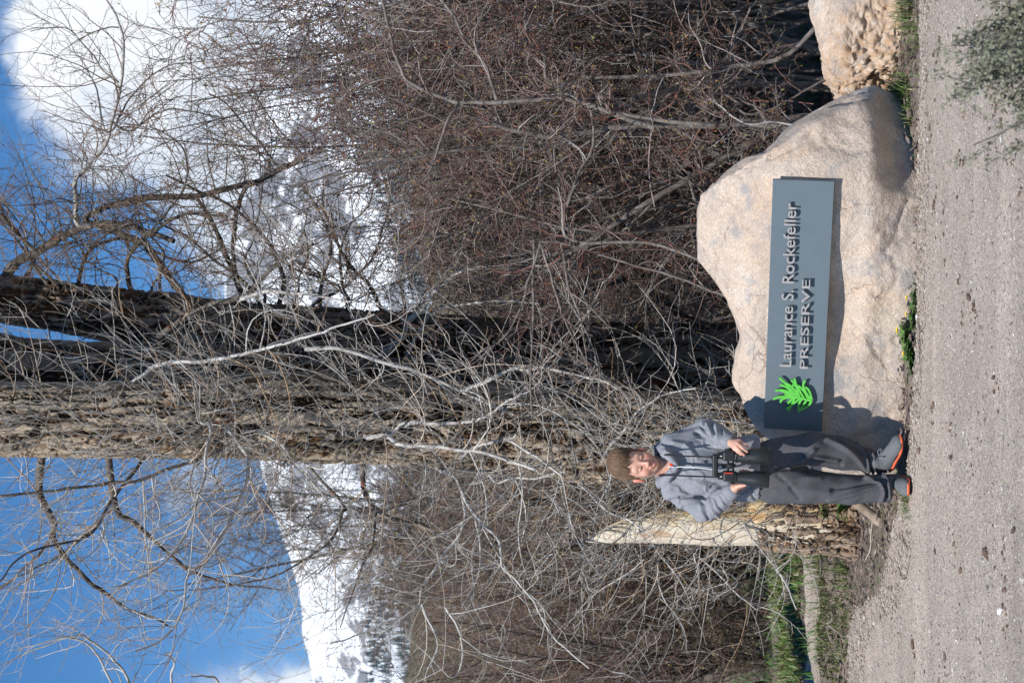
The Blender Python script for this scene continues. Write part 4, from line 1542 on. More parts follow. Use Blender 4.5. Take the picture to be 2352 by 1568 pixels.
# --- the broken snag with bare golden wood
DS = 9.5
sn = empty('broken_snag', P(1950, 1200, DS) * [1, 1, 0])
sl_ = np.array(sn.location)
cS, rS = line_px([(1345, 1236, 1244), (1375, 1222, 1248), (1410, 1200, 1250), (1460, 1180, 1251), (1540, 1163, 1252), (1640, 1150, 1256), (1740, 1150, 1256), (1760, 1130, 1262), (1850, 1128, 1266),
                  (1930, 1115, 1272), (1990, 1100, 1290)], DS)
V, Fq, rg = trunk_mesh(cS[::-1] - sl_, rS[::-1] * .88, 150, 420, .006, 33, .03)
wm, n, b = new_mat('bare wood')
t = n.n('ShaderNodeTexCoord')
o_ = t.outputs['Object']
v_ = n.mapping(o_, (1, 1, .16))
c_ = n.ramp(n.noise(v_, 26, 7, .62, .6), [(.30, (.34, .19, .08)), (.44, (.62, .42, .20)), (.56, (.68, .54, .32)), (.72, (.60, .56, .49))])
sx_ = n.n('ShaderNodeSeparateXYZ')
n.link(o_, sx_.inputs[0])
k_ = n.ramp(n.math('MULTIPLY_ADD', n.noise(o_, 6, 5, .6), .22, n.math('ADD', sx_.outputs[0], .02)), [(.10, 1.0), (.20, 0.0)])
c_ = n.mix(n.math('MULTIPLY', k_, .6), c_, (.58, .56, .52))
c_ = n.mix(n.ramp(n.noise(v_, 10, 5, .6), [(.56, 0.0), (.66, .75)]), c_, (.36, .17, .06))
n.link(c_, b.inputs['Base Color'])
b.inputs['Roughness'].default_value = .8
bp_ = n.n('ShaderNodeBump', i_Strength=.8, i_Distance=.012)
n.link(n.noise(v_, 55, 6, .65), bp_.inputs['Height'])
n.link(bp_.outputs[0], b.inputs['Normal'])
mesh_obj('bare_wood', V, Fq, wm, sn, attr={'ridge': rg.ravel()})
# bark still on the foot
cS2, rS2 = line_px([(1735, 1150, 1252), (1760, 1138, 1262), (1800, 1130, 1265), (1850, 1126, 1268), (1900, 1118, 1274), (1940, 1105, 1284), (1990, 1090, 1300)], DS)
V, Fq, rg = trunk_mesh(cS2[::-1] - sl_, rS2[::-1] * .96, 170, 240, .035, 36, .045)
mesh_obj('bark', V, Fq, MT['bark_brown'], sn, attr={'ridge': rg.ravel()})
V, Fq, rg = trunk_mesh((P([1990, 1880, 1800, 1740], [1215, 1135, 1118, 1112], 9.65) - sl_), np.array([.16, .13, .08, .03]), 120, 160, .03, 39, .045)
mesh_obj('bark', V, Fq, MT['bark_brown'], sn, attr={'ridge': rg.ravel()})
# splinters
g = Geo()
for k in range(5):
    X0 = 1400 + k * 24
    p_ = P([X0 + 30, X0, X0 - 24 - 6 * k], [1215 - k * 7 + 12, 1212 - k * 7 + 8, 1210 - k * 7 + 10], DS - .06) - sl_
    make_limb(sn, p_, .018, .002, wm, 'splinter', 6, 8, .004)
tag(sn, 'broken dead tree stump with golden bare wood and a splintered point', 'stump')

# ---------------------------------------------------------------- shrubs
def shrub_variant(H, spread, n0, n1, n2, n3, seed, leanx=0.0, r0=.016):
    rs = np.random.default_rng(seed)
    a = rs.uniform(0, 2 * np.pi, n0)
    st = np.stack([np.cos(a) * rs.uniform(0, .3, n0) * spread, np.sin(a) * rs.uniform(0, .3, n0) * spread, np.full(n0, -.1)], 1)
    d = np.stack([np.cos(a) * rs.uniform(.05, .55, n0) * spread + leanx, np.sin(a) * rs.uniform(.05, .55, n0) * spread, np.ones(n0)], 1)
    p0, q0 = grow(st, d, H * rs.uniform(.75, 1.12, n0), r0 * rs.uniform(.6, 1.5, n0), 12, .075, (0, 0, 1), .07, .22, rs)
    st, d, L, r = kids(p0, q0, n1, .12, .98, (25, 60), (.25, .5), .6, rs, .0035)
    p1, q1 = grow(st, d, L, r, 9, .16, (0, 0, 1), .05, .3, rs)
    st, d, L, r = kids(p1, q1, n2, .12, 1.0, (30, 75), (.35, .7), .6, rs, .0024)
    p2, q2 = grow(st, d, L, r, 6, .22, (0, 0, 1), .02, .45, rs)
    st, d, L, r = kids(p2, q2, n3, .15, 1.0, (35, 85), (.35, .7), .7, rs, .0022)
    p3, q3 = grow(st, d, L, r, 3, .25, (0, 0, 1), .0, .6, rs)
    g0 = Geo().tube(p0, q0, 6)
    g0.tube(p1, q1, 4)
    g1 = Geo().tube(p2, q2, 3)
    g1.tube(p3, q3, 3)
    tips = np.concatenate([p3[:, -1], p3[:, 2], p2[:, -1]])
    lim = H * .44 * max(spread, .8)
    tips = tips[np.hypot(tips[:, 0], tips[:, 1]) < lim]
    for g_ in (g0, g1):
        g_.f = [f[(np.hypot(g_.v[i][f - sum(len(v) for v in g_.v[:i])][..., 0], g_.v[i][f - sum(len(v) for v in g_.v[:i])][..., 1]) < lim).all(1)] for i, f in enumerate(g_.f)]
    return g0, g1, tips, rs


def leaves_at(tips, n, size, rs, upw=.5):
    t = tips[rs.permutation(len(tips))[:n]]
    n = len(t)
    t = t + rs.normal(size=(n, 3)) * size * .6
    a = nrm(rs.normal(size=(n, 3)) + [0, 0, upw])
    b_ = nrm(np.cross(a, rs.normal(size=(n, 3))))
    sz = size * rs.uniform(.5, 1.4, n)[:, None]
    V = np.stack([t, t + a * sz + b_ * sz * .5, t + a * sz * 2, t + a * sz - b_ * sz * .5], 1)
    return V.reshape(-1, 3), np.arange(n * 4).reshape(-1, 4)


def build_shrub_proto(name, var, stem_mat, twig_m, bud_m, bud_n, bud_s):
    g0, g1, tips, rs = var
    me0 = g0.obj('stems', stem_mat, link=False).data
    me1 = g1.obj('twigs', twig_m, link=False).data
    v, f = leaves_at(tips, bud_n, bud_s, rs)
    me2 = mesh_obj('leaf_buds', v, f, bud_m, smooth=False, link=False).data
    return name, me0, me1, me2


def place_shrub(proto, loc, rz, s, label, group, mats=None, sz=None, cat='shrub'):
    name, me0, me1, me2 = proto
    e = empty(name, loc)
    e.rotation_euler = (0, 0, rz)
    e.scale = (s, s, (sz or s))
    tag(e, label, cat, group)
    for nm, me, i in (('stems', me0, 0), ('twigs', me1, 1), ('leaf_buds', me2, 2)):
        o = bpy.data.objects.new(nm, me)
        COL.objects.link(o)
        o.parent = e
        o['kind'] = 'stuff'
        if mats:
            o.material_slots[0].link = 'OBJECT'
            o.material_slots[0].material = mats[i]
    return e


pr = [build_shrub_proto('serviceberry_shrub', shrub_variant(3.0, .85, 13, 9, 8, 4, 100 + i), MT['stem'], MT['red_twig'], MT['bud'], 2200, .0085) for i in range(3)]
pw = [build_shrub_proto('willow_shrub', shrub_variant(3.4, 1.1, 16, 9, 8, 4, 200 + i, r0=.014), MT['dark_stem'], MT['far_twig'], MT['tan_bud'], 1800, .012) for i in range(2)]

GR1 = 'red twigged shrubs crowding behind the boulder'
near = [(1.0, 10.15, 1.02, 'tangled shrub with crooked grey stems just behind the boulder top'),
        (1.55, 10.1, 1.09, 'dense red brown shrub behind the dip between the two boulders'),
        (2.2, 10.1, 1.13, 'red brown shrub above the second boulder at the picture edge'),
        (1.05, 11.0, 1.08, 'dense budding shrub in the second row behind the big boulder'),
        (1.85, 11.1, 1.2, 'tall budding shrub in the second row towards the picture edge'),
        (2.5, 10.6, 1.2, 'shrub reaching in over the second boulder from beyond the edge'),
        (.55, 13.4, 1.05, 'thin shrub seen between the boulder crest and the dark trunk'),
        (1.4, 11.9, 1.22, 'third row shrub whose tips cross the mountain rock'),
        (2.3, 12.2, 1.25, 'third row shrub tallest against the white cloud'),
        (.6, 12.2, 1.02, 'third row shrub behind the boulder crest')]
for i, (x, y, s, lab) in enumerate(near):
    place_shrub(pr[i % 3], (x, y, -.05), 1.3 * i + .4, s * 1.0, lab, GR1, sz=s * (.92 + .36 * float(sstep(.6, 1.8, np.array(x * 10 / y)))))
GR2 = 'bare willows of the thicket behind the trees'
ords = ['first', 'second', 'third', 'fourth', 'fifth', 'sixth', 'seventh', 'eighth', 'ninth', 'tenth']
k = 0
where = {0: 'far left', 1: 'left', 2: 'centre left', 3: 'centre', 4: 'centre right', 5: 'right', 6: 'far right'}
for row, (yy, hh, step) in enumerate(((15.2, .98, 1.15), (18.0, 1.0, 1.3), (21.5, 1.05, 1.5), (26.0, 1.12, 1.9), (33.0, 1.35, 2.6))):
    half = yy * .235
    nn_ = int(2 * half / step) + 1
    for j in range(nn_):
        x = -half + (j + .5 + rng.uniform(-.2, .2)) * (2 * half / nn_)
        tgt = 1.0 if x < -.4 else .92
        s = hh * rng.uniform(.92, 1.1) * tgt * 1.02
        where_ = ['leftmost', 'left', 'middle', 'right', 'rightmost'][min(4, int(5 * (x + half) / (2 * half)))]
        rown = ['front', 'second', 'third', 'fourth', 'hindmost'][row]
        place_shrub(pw[k % 2], (x, yy + rng.uniform(-.4, .4), -.05), rng.uniform(0, 6.28), s,
                    'bare brown willow, %s from the left in the %s row of the thicket' % (ords[j], rown), GR2,
                    mats=None if k % 3 else (MT['dark_stem'], MT['red_twig'], MT['bud']))
        k += 1

pl_ = build_shrub_proto('low_brush', shrub_variant(1.25, 1.1, 18, 8, 6, 3, 350, r0=.008), MT['dark_stem'], MT['far_twig'], MT['tan_bud'], 1500, .012)
for j in range(16):
    row = j % 2
    yy = 14.9 + row * 1.7
    x = -3.6 + (j // 2) * 1.03 + row * .5
    place_shrub(pl_, (x, yy + rng.uniform(-.2, .2), -.03), j * 2.4, rng.uniform(.85, 1.1), 'knee high brown brush, %s from the left, %s the front willows' % (ords[j // 2], 'behind' if row else 'before'),
                'knee high brush under the willows')
# mid-distance trees in front of the snow: leafless crowns with tan catkins
pt = [build_shrub_proto('aspen_tree', shrub_variant(8.5, .55, 4, 26, 11, 7, 300 + i, r0=.06), MT['stem'], MT['far_twig'], MT['tan_bud'], 30000, .016) for i in range(2)]
GR3 = 'budding aspens beyond the thicket'
asp = [(-3.55, 38, 1.26, 'aspen left of the big trunk, its tan crown against the blue sky'),
       (-5.2, 40, .80, 'aspen below the snow ridge, second left of the big trunk'),
       (-7.3, 42, .78, 'olive aspen over the snag below the snow ridge'),
       (-8.9, 41, .72, 'low olive aspen near the left picture side'),
       (-9.8, 44, .66, 'outermost low aspen at the left picture side'),
       (2.2, 48, .78, 'olive aspen seen through the shrubs right of the dark trunk'),
       (4.4, 52, .74, 'olive aspen seen through the shrubs above the boulder crest'),
       (-.6, 46, .85, 'aspen hidden mostly by the two big trunks'),
       (6.8, 50, .80, 'aspen behind the shrubs over the second boulder')]
for i, (x, y, s, lab) in enumerate(asp):
    place_shrub(pt[i % 2], (x, y, .6), i * 1.9, s, lab, GR3, cat='tree')
# pale thin tree tops against the cloud at the right
pz = build_shrub_proto('pale_aspen', shrub_variant(6.3, .9, 7, 6, 4, 2, 401, r0=.015), MT['stem'], MT['pale_twig'], MT['tan_bud'], 200, .01)
for x, y, s, lab in ((3.3, 17.5, .98, 'thin pale leafless tree against the white cloud, nearer the picture edge'), (2.1, 18.5, .96, 'thin pale leafless tree against the white cloud, nearer the dark trunk')):
    place_shrub(pz, (x, y, -.05), x * 2, s, lab, 'thin pale trees against the cloud', cat='tree')

# traced crooked stems of the shrub nearest the boulder
hs_ = empty('serviceberry_shrub', P(1900, 290, 9.0) * [1, 1, 0])
hb = np.array(hs_.location)
lh = []
US = 9.0 / F
for px, r0, r1, mt, D0, dd in (
        ([(1990, 300), (1800, 290), (1700, 290), (1573, 288), (1446, 288), (1340, 306), (1252, 313), (1168, 295), (1127, 278)], 10, 5, 'stem', 9.2, -.3),
        ([(1500, 292), (1439, 274), (1380, 250), (1328, 236), (1273, 226), (1134, 236), (1047, 233), (943, 194), (920, 150), (901, 101), (877, 0), (860, -50)], 7, 3.2, 'stem', 9.0, -.1),
        ([(1640, 290), (1420, 260), (1283, 208), (1252, 181), (1252, 132), (1221, 104), (1207, 52), (1210, 0)], 5, 3, 'stem', 8.95, .3),
        ([(1141, 229), (1116, 156), (1071, 94), (1043, 38), (1012, 0)], 4, 3, 'stem', 8.95, .1),
        ([(1660, 620), (1500, 560), (1300, 545), (1328, 410), (1363, 333), (1356, 250), (1310, 240)], 4, 3, 'stem', 8.9, .1),
        ([(960, 420), (995, 379), (1030, 278), (1054, 233)][::-1], 4, 2, 'stem', 8.95, -.1),
        ([(1690, 770), (1573, 725), (1520, 682), (1472, 642), (1422, 595), (1382, 555), (1300, 500)], 11, 4, 'dark_stem', 10.9, -.1),
        ([(1475, 645), (1468, 600), (1462, 560), (1440, 520)], 6, 3, 'dark_stem', 10.9, .1),
        ([(1480, 655), (1440, 640), (1370, 610), (1300, 590)], 6, 3, 'dark_stem', 10.9, .1),
        ([(1640, 225), (1656, 243), (1698, 278), (1729, 288), (1781, 283), (1837, 292), (1880, 300)][::-1], 2.8, 1.6, 'pale_limb', 8.9, -.1),
        ([(1900, 180), (1780, 250), (1720, 262), (1690, 250), (1660, 270), (1600, 240)], 2.6, 1.8, 'stem', 8.9, -.1),
        ([(1880, 60), (1800, 130), (1700, 150), (1560, 172), (1400, 180), (1300, 170)], 6, 4, 'stem', 9.0, .1)):
    p_ = traced(px, D0, dd) - hb
    lh.append(make_limb(hs_, p_, r0 * US, r1 * US, MT[mt], 'stem'))
twig_cloud(lh, hs_, MT['red_twig'], per1=15, per2=6, per3=3, up=.02, minr=.0019, budmat=MT['bud'], bud_n=2000, wander=.2, abs_len=(.15, .5), bud_size=.0075, ymin=8.75)
tag(hs_, 'crooked grey stemmed shrub nearest the boulder with a pale broken branch', 'shrub', GR1)

# thin red shoots crossing in front of the dark trunk
rs_ = empty('serviceberry_shrub', P(1760, 700, 8.9) * [1, 1, 0])
rb = np.array(rs_.location)
lr = []
for px in ([(1240, 560), (1215, 640), (1195, 715), (1150, 780), (1110, 800)], [(1225, 550), (1224, 700), (1221, 800), (1218, 900), (1222, 960)],
           [(1240, 560), (1280, 680), (1320, 780), (1360, 860)], [(1290, 560), (1300, 640), (1330, 720), (1345, 800), (1350, 850)],
           [(1690, 690), (1560, 640), (1420, 600), (1300, 560), (1240, 555)]):
    lr.append(make_limb(rs_, traced(px, 8.95, -.05) - rb, 3.5 * US, 1.6 * US, MT['stem'], 'stem'))
twig_cloud(lr, rs_, MT['red_twig'], per1=16, per2=4, per3=1, up=.0, minr=.0019, wander=.2, abs_len=(.12, .4), ymin=8.7)
tag(rs_, 'thin reddish shoots crossing in front of the dark trunk above the boulder', 'shrub', GR1)

# ---------------------------------------------------------------- foreground sagebrush, out of focus
def sagebrush(loc, H, seed, label, n0=42):
    rs = np.random.default_rng(seed)
    e = empty('sagebrush', loc)
    a = rs.uniform(0, 6.28, n0)
    st = np.stack([np.cos(a) * .05, np.sin(a) * .05, np.full(n0, -.03)], 1)
    d = np.stack([np.cos(a) * rs.uniform(.2, 1.5, n0), np.sin(a) * rs.uniform(.2, 1.0, n0), np.ones(n0) * rs.uniform(.5, 1, n0)], 1)
    p0, q0 = grow(st, d, H * rs.uniform(.6, 1.15, n0), .006, 9, .12, (0, 0, 1), .08, .4, rs)
    st, d, L, r = kids(p0, q0, 9, .3, 1, (20, 50), (.2, .45), .5, rs, .0015)
    p1, q1 = grow(st, d, L, r, 5, .15, (0, 0, 1), .15, .5, rs)
    g = Geo().tube(p0, q0, 5)
    g.tube(p1, q1, 3)
    g.obj('stems', MT['stem'], e)['kind'] = 'stuff'
    t = np.concatenate([p1[:, 1], p1[:, 2], p1[:, 3], p1[:, 4], p1[:, 5]])
    t = np.repeat(t, 15, 0) + rs.normal(size=(len(t) * 15, 3)) * .009
    v, f = leaves_at(t, len(t), .0062, rs, 1.0)
    o = mesh_obj('leaves', v, f, MT['sage'], e, smooth=False)
    o['kind'] = 'stuff'
    tag(e, label, 'shrub', 'sagebrush at the near edge of the gravel')
    return e


sagebrush((.95, 4.3, -.02), .58, 1, 'grey green sagebrush out of focus at the gravel edge, nearest the boulders')
sagebrush((1.15, 4.0, -.02), .60, 2, 'larger sagebrush sprawling in from the picture corner', 40)
sagebrush((.84, 3.9, -.02), .42, 3, 'low outer sagebrush reaching farthest over the gravel')

# ---------------------------------------------------------------- weeds, grass tufts, dandelions, stick
def weed(name, loc, n, L, w, label, group, seed, cat='plant', up=.5, mat='leaf'):
    """rosette of broad bent leaves"""
    rs = np.random.default_rng(seed)
    e = empty(name, loc)
    a = rs.uniform(0, 6.28, n)
    out = np.stack([np.cos(a), np.sin(a), a * 0], 1)
    sd = np.stack([-np.sin(a), np.cos(a), a * 0], 1)
    l = L * rs.uniform(.5, 1.1, n)
    el = rs.uniform(.1, up * 2, n)
    K = 4
    V = []
    for k_ in range(K + 1):
        t = k_ / K
        c = out * (l * t * np.cos(el * (1 - .5 * t)))[:, None] + np.array([0, 0, 1]) * (l * t * np.sin(el) * (1.1 - .5 * t * t))[:, None] + out * .004
        ww = (w * (np.sin(np.pi * min(.97, .12 + .85 * t)) ** .8) * .5) * (l / L)
        V += [c - sd * ww[:, None], c + sd * ww[:, None]]
    V = np.stack(V, 1)
    m_ = 2 * (K + 1)
    fq = np.array([[2 * q_, 2 * q_ + 1, 2 * q_ + 3, 2 * q_ + 2] for q_ in range(K)])
    Fc = fq[None] + (np.arange(n) * m_)[:, None, None]
    o = mesh_obj('leaves', V.reshape(-1, 3), Fc.reshape(-1, 4), MT[mat], e, smooth=True)
    o['kind'] = 'stuff'
    tag(e, label, cat, group)
    return e


def ground_pt(X, Y, dz=0.0, dy=0.0):
    c = G(X, Y)
    c[1] += dy
    c[2] = max(float(ground_z(np.array([c[0]]), np.array([c[1]]))[0]), float(path_z(np.array([c[0]]), np.array([c[1]]))[0])) + dz
    return c


GW = 'dandelion plants along the foot of the boulder'
labs = ['dandelion rosette at the left end of the weeds under the sign', 'dense dandelion rosette left of the open flower', 'dandelion rosette under the highest flower', 'dandelion rosette right of the highest flower',
        'thin rosette between two pale stones', 'dark rosette under the right hand flower', 'small rosette right of the flowers', 'tiny seedling farthest right along the big boulder foot']
for i, (X, Y, n_, L_) in enumerate([(2092, 838, 40, .05), (2092, 812, 60, .06), (2090, 788, 60, .06), (2088, 765, 55, .06), (2094, 735, 34, .045), (2096, 700, 50, .05), (2096, 680, 34, .05), (2094, 640, 18, .03)]):
    weed('dandelion_plant', ground_pt(X, Y, 0, -.02), int(n_ * 1.6), L_ * 1.15, .014, labs[i], GW, 500 + i)
for i, (Xg_, Y, h, lab) in enumerate([(2063, 758, .055, 'largest yellow dandelion flower, highest above the weeds'), (2084, 684, .028, 'dandelion flower farthest right'), (2083, 722, .028, 'small dandelion flower between the pale stones'), (2077, 812, .032, 'orange yellow half open dandelion flower farthest left')]):
    c = ground_pt(2090, Y, 0, -.05)
    e = empty('dandelion_flower', c)
    hgt = max(.02, float(P(Xg_, Y, c[1])[2] - c[2]))
    tag(e, lab, 'flower', 'yellow dandelion flowers')
    make_limb(e, np.array([[0, 0, 0], [.003, -.002, hgt * .5], [0, -.004, hgt]]), .0018, .0014, MT['leaf'], 'stem', 5, 5, .0)
    na = 30
    aa = np.linspace(0, 6.28 * 4, na)
    rr_ = np.linspace(.3, 1, na) * (.021 if i == 0 else .0145)
    el = np.linspace(1.2, .25, na)
    tip = np.stack([np.cos(aa) * rr_, np.sin(aa) * rr_ - .004, hgt + np.sin(el) * rr_ * .8 + .002], 1)
    ctr = np.array([0, -.004, hgt])
    sd = np.stack([-np.sin(aa), np.cos(aa), aa * 0], 1) * .0036
    V = np.stack([np.broadcast_to(ctr, tip.shape), tip - sd, tip + sd], 1)
    mesh_obj('petals', V, np.arange(na * 3).reshape(-1, 3), MT['yellow'], e, smooth=False)['kind'] = 'stuff'


def tuft(X, Y, n, h, label, seed, spread=.06, group=None, dy=0.0, w=.005, mat='grass', lean=.8):
    rs = np.random.default_rng(seed)
    c = ground_pt(X, Y, 0, dy)
    e = empty('grass_tuft', c)
    xy_ = rs.normal(size=(n, 2)) * spread + c[:2]
    v, f = blades(xy_, np.full(n, h), w, lean, zf=lambda x, y: np.full(x.shape, c[2]))
    o = mesh_obj('blades', v - c, f, MT[mat], e, smooth=False)
    o['kind'] = 'stuff'
    tag(e, label, 'grass', group)


GT = 'grass tufts round the boulders'
tuft(2085, 205, 120, .16, 'tall grass tuft in the gap between the two boulders', 1, .05, GT, .12, .008)
tuft(2088, 232, 110, .12, 'leafy tuft under the tip of the big boulder', 2, .05, GT, .05, .008)
tuft(2092, 265, 90, .07, 'low dark grass under the overhang of the big boulder', 3, .05, GT, 0, .006)
tuft(2082, 25, 160, .13, 'bright grass before the second boulder at the picture edge', 4, .07, GT, 0, .005)
tuft(2092, 80, 140, .05, 'yellow green moss below the second boulder', 5, .07, GT, 0, .004)
tuft(2092, 130, 90, .05, 'short grass below the rusty flank', 6, .07, GT, 0, .004)
tuft(2090, 1145, 120, .05, 'bright grass beside the left shoe', 7, .05, GT, .1, .005)
tuft(2070, 1075, 70, .05, 'short grass in the shade between the shoes', 8, .04, GT, .15, .005)
tuft(1950, 1300, 120, .16, 'tuft of long green blades left of the stump foot', 9, .10, GT, 0, .007)
tuft(1925, 1280, 110, .20, 'taller grass tuft behind the litter left of the stump', 10, .12, GT, 0, .007)
tuft(2094, 380, 60, .025, 'sparse seedlings at the right foot of the big boulder', 11, .10, GT, 0, .004)
tuft(2094, 520, 50, .02, 'sparse seedlings under the right half of the sign', 12, .10, GT, 0, .004)
weed('leafy_weed', P(1905, 1178, 9.1), 26, .09, .03, 'bright leafy weed sprouting at the stump foot', 'leafy weeds by the stump', 601, up=.8, mat='grass')
weed('leafy_weed', P(1948, 1160, 8.9), 20, .11, .035, 'darker broad leaved weed behind the top of the stick', 'leafy weeds by the stump', 602, up=.8)
weed('leafy_weed', P(2062, 1152, 8.45), 18, .05, .02, 'small leafy weed beside the trouser hem', 'leafy weeds by the stump', 603, up=.5, mat='grass')

st_l = P([1930, 1962, 2000, 2030, 2046], [1125, 1150, 1180, 1203, 1218], [8.95, 8.85, 8.72, 8.6, 8.5])
e = empty('fallen_stick', st_l[-1])
tag(e, 'thick weathered brown stick leaning down to the gravel left of the boy', 'stick')
p_ = resample(st_l - st_l[-1], 26)
kk = np.linspace(0, 1, 26)
V, Fq = tubes(p_[None], (.030 - .008 * kk + .007 * np.exp(-((kk - .62) / .07) ** 2))[None], 14)
V = V + (fbm(V * np.array([22, 22, 14]), 4, 8)[:, None] - .5) * .014
mesh_obj('branch', V, [Fq, np.arange(14)[None], (np.arange(14) + 25 * 14)[None, ::-1]], MT['wood'], e)
make_limb(e, P([2025, 2018, 2010], [1192, 1186, 1180], 8.55) - st_l[-1], .012, .004, MT['wood'], 'knot', 6, 6, .0)
e = empty('dry_stalk', ground_pt(1985, 1290))
eb = np.array(e.location)
tag(e, 'bent pale dry stalks arching over the leaf litter', 'stalk')
make_limb(e, P([1985, 1998, 2000, 2003, 1998], [1290, 1262, 1230, 1200, 1188], [9.0, 8.95, 8.9, 8.85, 8.8]) - eb, .003, .003, MT['straw'], 'stalk', 4, 16, .002)
make_limb(e, P([1996, 2010, 2014, 2010, 2004], [1270, 1250, 1215, 1192, 1186], [9.0, 8.95, 8.9, 8.85, 8.8]) - eb, .003, .002, MT['straw'], 'stalk', 4, 16, .002)
# loose twigs lying on the gravel and litter
for i, (px, lab) in enumerate([([(2112, 740), (2114, 800), (2118, 860)], 'thin grey twig lying straight before the dandelions'), ([(2072, 1225), (2078, 1245), (2084, 1262), (2080, 1280)], 'curved dark twig on the gravel left of the stick'), ([(2062, 1300), (2075, 1330), (2086, 1290)], 'fine forked twig on the gravel farther left')]):
    pp = np.array([ground_pt(X, Y, .008) for X, Y in px])
    e = empty('loose_twig', pp[0])
    make_limb(e, pp - pp[0], .0035, .002, MT['stem'], 'twig', 4, 12, .004)
    tag(e, lab, 'twig')
# ---------------------------------------------------------------- the boy
DP = 7.82


def B(X, Y, dy=0.0):
    return P(X, Y, DP + dy)


def z1(x, y):      # zoom of 2200..3500 x 1500..2100 at 1.809
    return ((2200 + x / 1.809) / 1.6531, (1500 + y / 1.809) / 1.6531)


class Sdf:
    def __init__(self, lo, hi, h):
        self.lo = np.array(lo, float)
        self.h = h
        self.n = np.ceil((np.array(hi) - self.lo) / h).astype(int) + 1
        self.a = np.full(self.n, .05, np.float32)

    def sl(self, lo, hi):
        i0 = np.clip(np.floor((np.asarray(lo) - self.lo) / self.h).astype(int), 0, self.n)
        i1 = np.clip(np.ceil((np.asarray(hi) - self.lo) / self.h).astype(int) + 1, 0, self.n)
        ax_ = [self.lo[k] + self.h * np.arange(i0[k], i1[k]) for k in range(3)]
        g = np.stack(np.meshgrid(*ax_, indexing='ij'), -1)
        return tuple(slice(i0[k], i1[k]) for k in range(3)), g

    def comb(self, s, d, k, op):
        a = self.a[s]
        if op == 'u':
            h = np.clip(.5 + .5 * (a - d) / k, 0, 1)
            self.a[s] = a * (1 - h) + d * h - k * h * (1 - h)
        elif op == 's':     # subtract
            h = np.clip(.5 - .5 * (a + d) / k, 0, 1)
            self.a[s] = a * (1 - h) - d * h + k * h * (1 - h)
        else:               # intersect with d<0
            self.a[s] = np.maximum(a, d)

    def cone(self, a, b, ra, rb, k=.01, sc=(1, 1, 1), op='u'):
        a, b, sc = np.array(a, float), np.array(b, float), np.array(sc, float)
        m = max(ra, rb) * max(sc.max(), 1) + k + .02
        s, g = self.sl(np.minimum(a, b) - m, np.maximum(a, b) + m)
        if g.size == 0:
            return
        q = (g - a) / sc
        ab = (b - a) / sc
        t = np.clip((q @ ab) / max(ab @ ab, 1e-9), 0, 1)
        d = np.linalg.norm(q - t[..., None] * ab, axis=-1) - (ra + (rb - ra) * t)
        self.comb(s, d * sc.min() if sc.min() < 1 else d, k, op)

    def chain(self, pts, rs, k=.012, sc=(1, 1, 1)):
        for i in range(len(pts) - 1):
            self.cone(pts[i], pts[i + 1], rs[i], rs[i + 1], k, sc)

    def ell(self, c, r, R=None, k=.01, op='u'):
        c, r = np.array(c, float), np.array(r, float)
        m = r.max() + k + .015
        s, g = self.sl(c - m, c + m)
        q = g - c
        if R is not None:
            q = q @ np.asarray(R)
        k0 = np.linalg.norm(q / r, axis=-1)
        k1 = np.linalg.norm(q / (r * r), axis=-1)
        d = k0 * (k0 - 1) / np.maximum(k1, 1e-6)
        self.comb(s, d, k, op)

    def field(self, fn, lo=None, hi=None):
        s, g = self.sl(self.lo if lo is None else lo, (self.lo + self.h * (self.n - 1)) if hi is None else hi)
        self.a[s] = np.maximum(self.a[s], fn(g))

    def mesh(self):
        a = self.a
        neg = a < 0
        n = np.array(a.shape)
        c = np.zeros(n - 1, np.int8)
        for dx in (0, 1):
            for dy in (0, 1):
                for dz in (0, 1):
                    c += neg[dx:n[0] - 1 + dx, dy:n[1] - 1 + dy, dz:n[2] - 1 + dz]
        act = (c > 0) & (c < 8)
        idx = np.argwhere(act)
        cid = np.full(act.shape, -1, np.int32)
        cid[act] = np.arange(len(idx))
        off = np.array([[x, y, z] for x in (0, 1) for y in (0, 1) for z in (0, 1)])
        cv = np.stack([a[idx[:, 0] + o[0], idx[:, 1] + o[1], idx[:, 2] + o[2]] for o in off], 1)
        pos = np.zeros((len(idx), 3))
        cnt = np.zeros(len(idx))
        for i in range(8):
            for j in range(i + 1, 8):
                if np.abs(off[i] - off[j]).sum() == 1:
                    m = (cv[:, i] < 0) != (cv[:, j] < 0)
                    t = cv[m, i] / (cv[m, i] - cv[m, j])
                    pos[m] += off[i] + (off[j] - off[i]) * t[:, None]
                    cnt[m] += 1
        pos = (idx + pos / cnt[:, None]) * self.h + self.lo
        faces = []
        for ax_ in range(3):
            s0 = [slice(1, -1)] * 3
            s1 = [slice(1, -1)] * 3
            s0[ax_] = slice(0, -1)
            s1[ax_] = slice(1, None)
            A_, B_ = neg[tuple(s0)], neg[tuple(s1)]
            e = np.argwhere(A_ != B_)
            sg = A_[tuple(e.T)]
            base = e + 1
            base[:, ax_] -= 1
            u, w = (ax_ + 1) % 3, (ax_ + 2) % 3
            q = []
            for du, dw in ((0, 0), (-1, 0), (-1, -1), (0, -1)):
                b_ = base.copy()
                b_[:, u] += du
                b_[:, w] += dw
                q.append(cid[tuple(b_.T)])
            q = np.stack(q, 1)
            q[~sg] = q[~sg][:, ::-1]
            faces.append(q)
        f = np.concatenate(faces)
        return pos, f[(f >= 0).all(1)]


def vnormals(V, Fq):
    a, b_, c, d = (V[Fq[:, i]] for i in range(4))
    fn = np.cross(c - a, d - b_)
    N = np.zeros_like(V)
    for i in range(4):
        np.add.at(N, Fq[:, i], fn)
    return nrm(N)


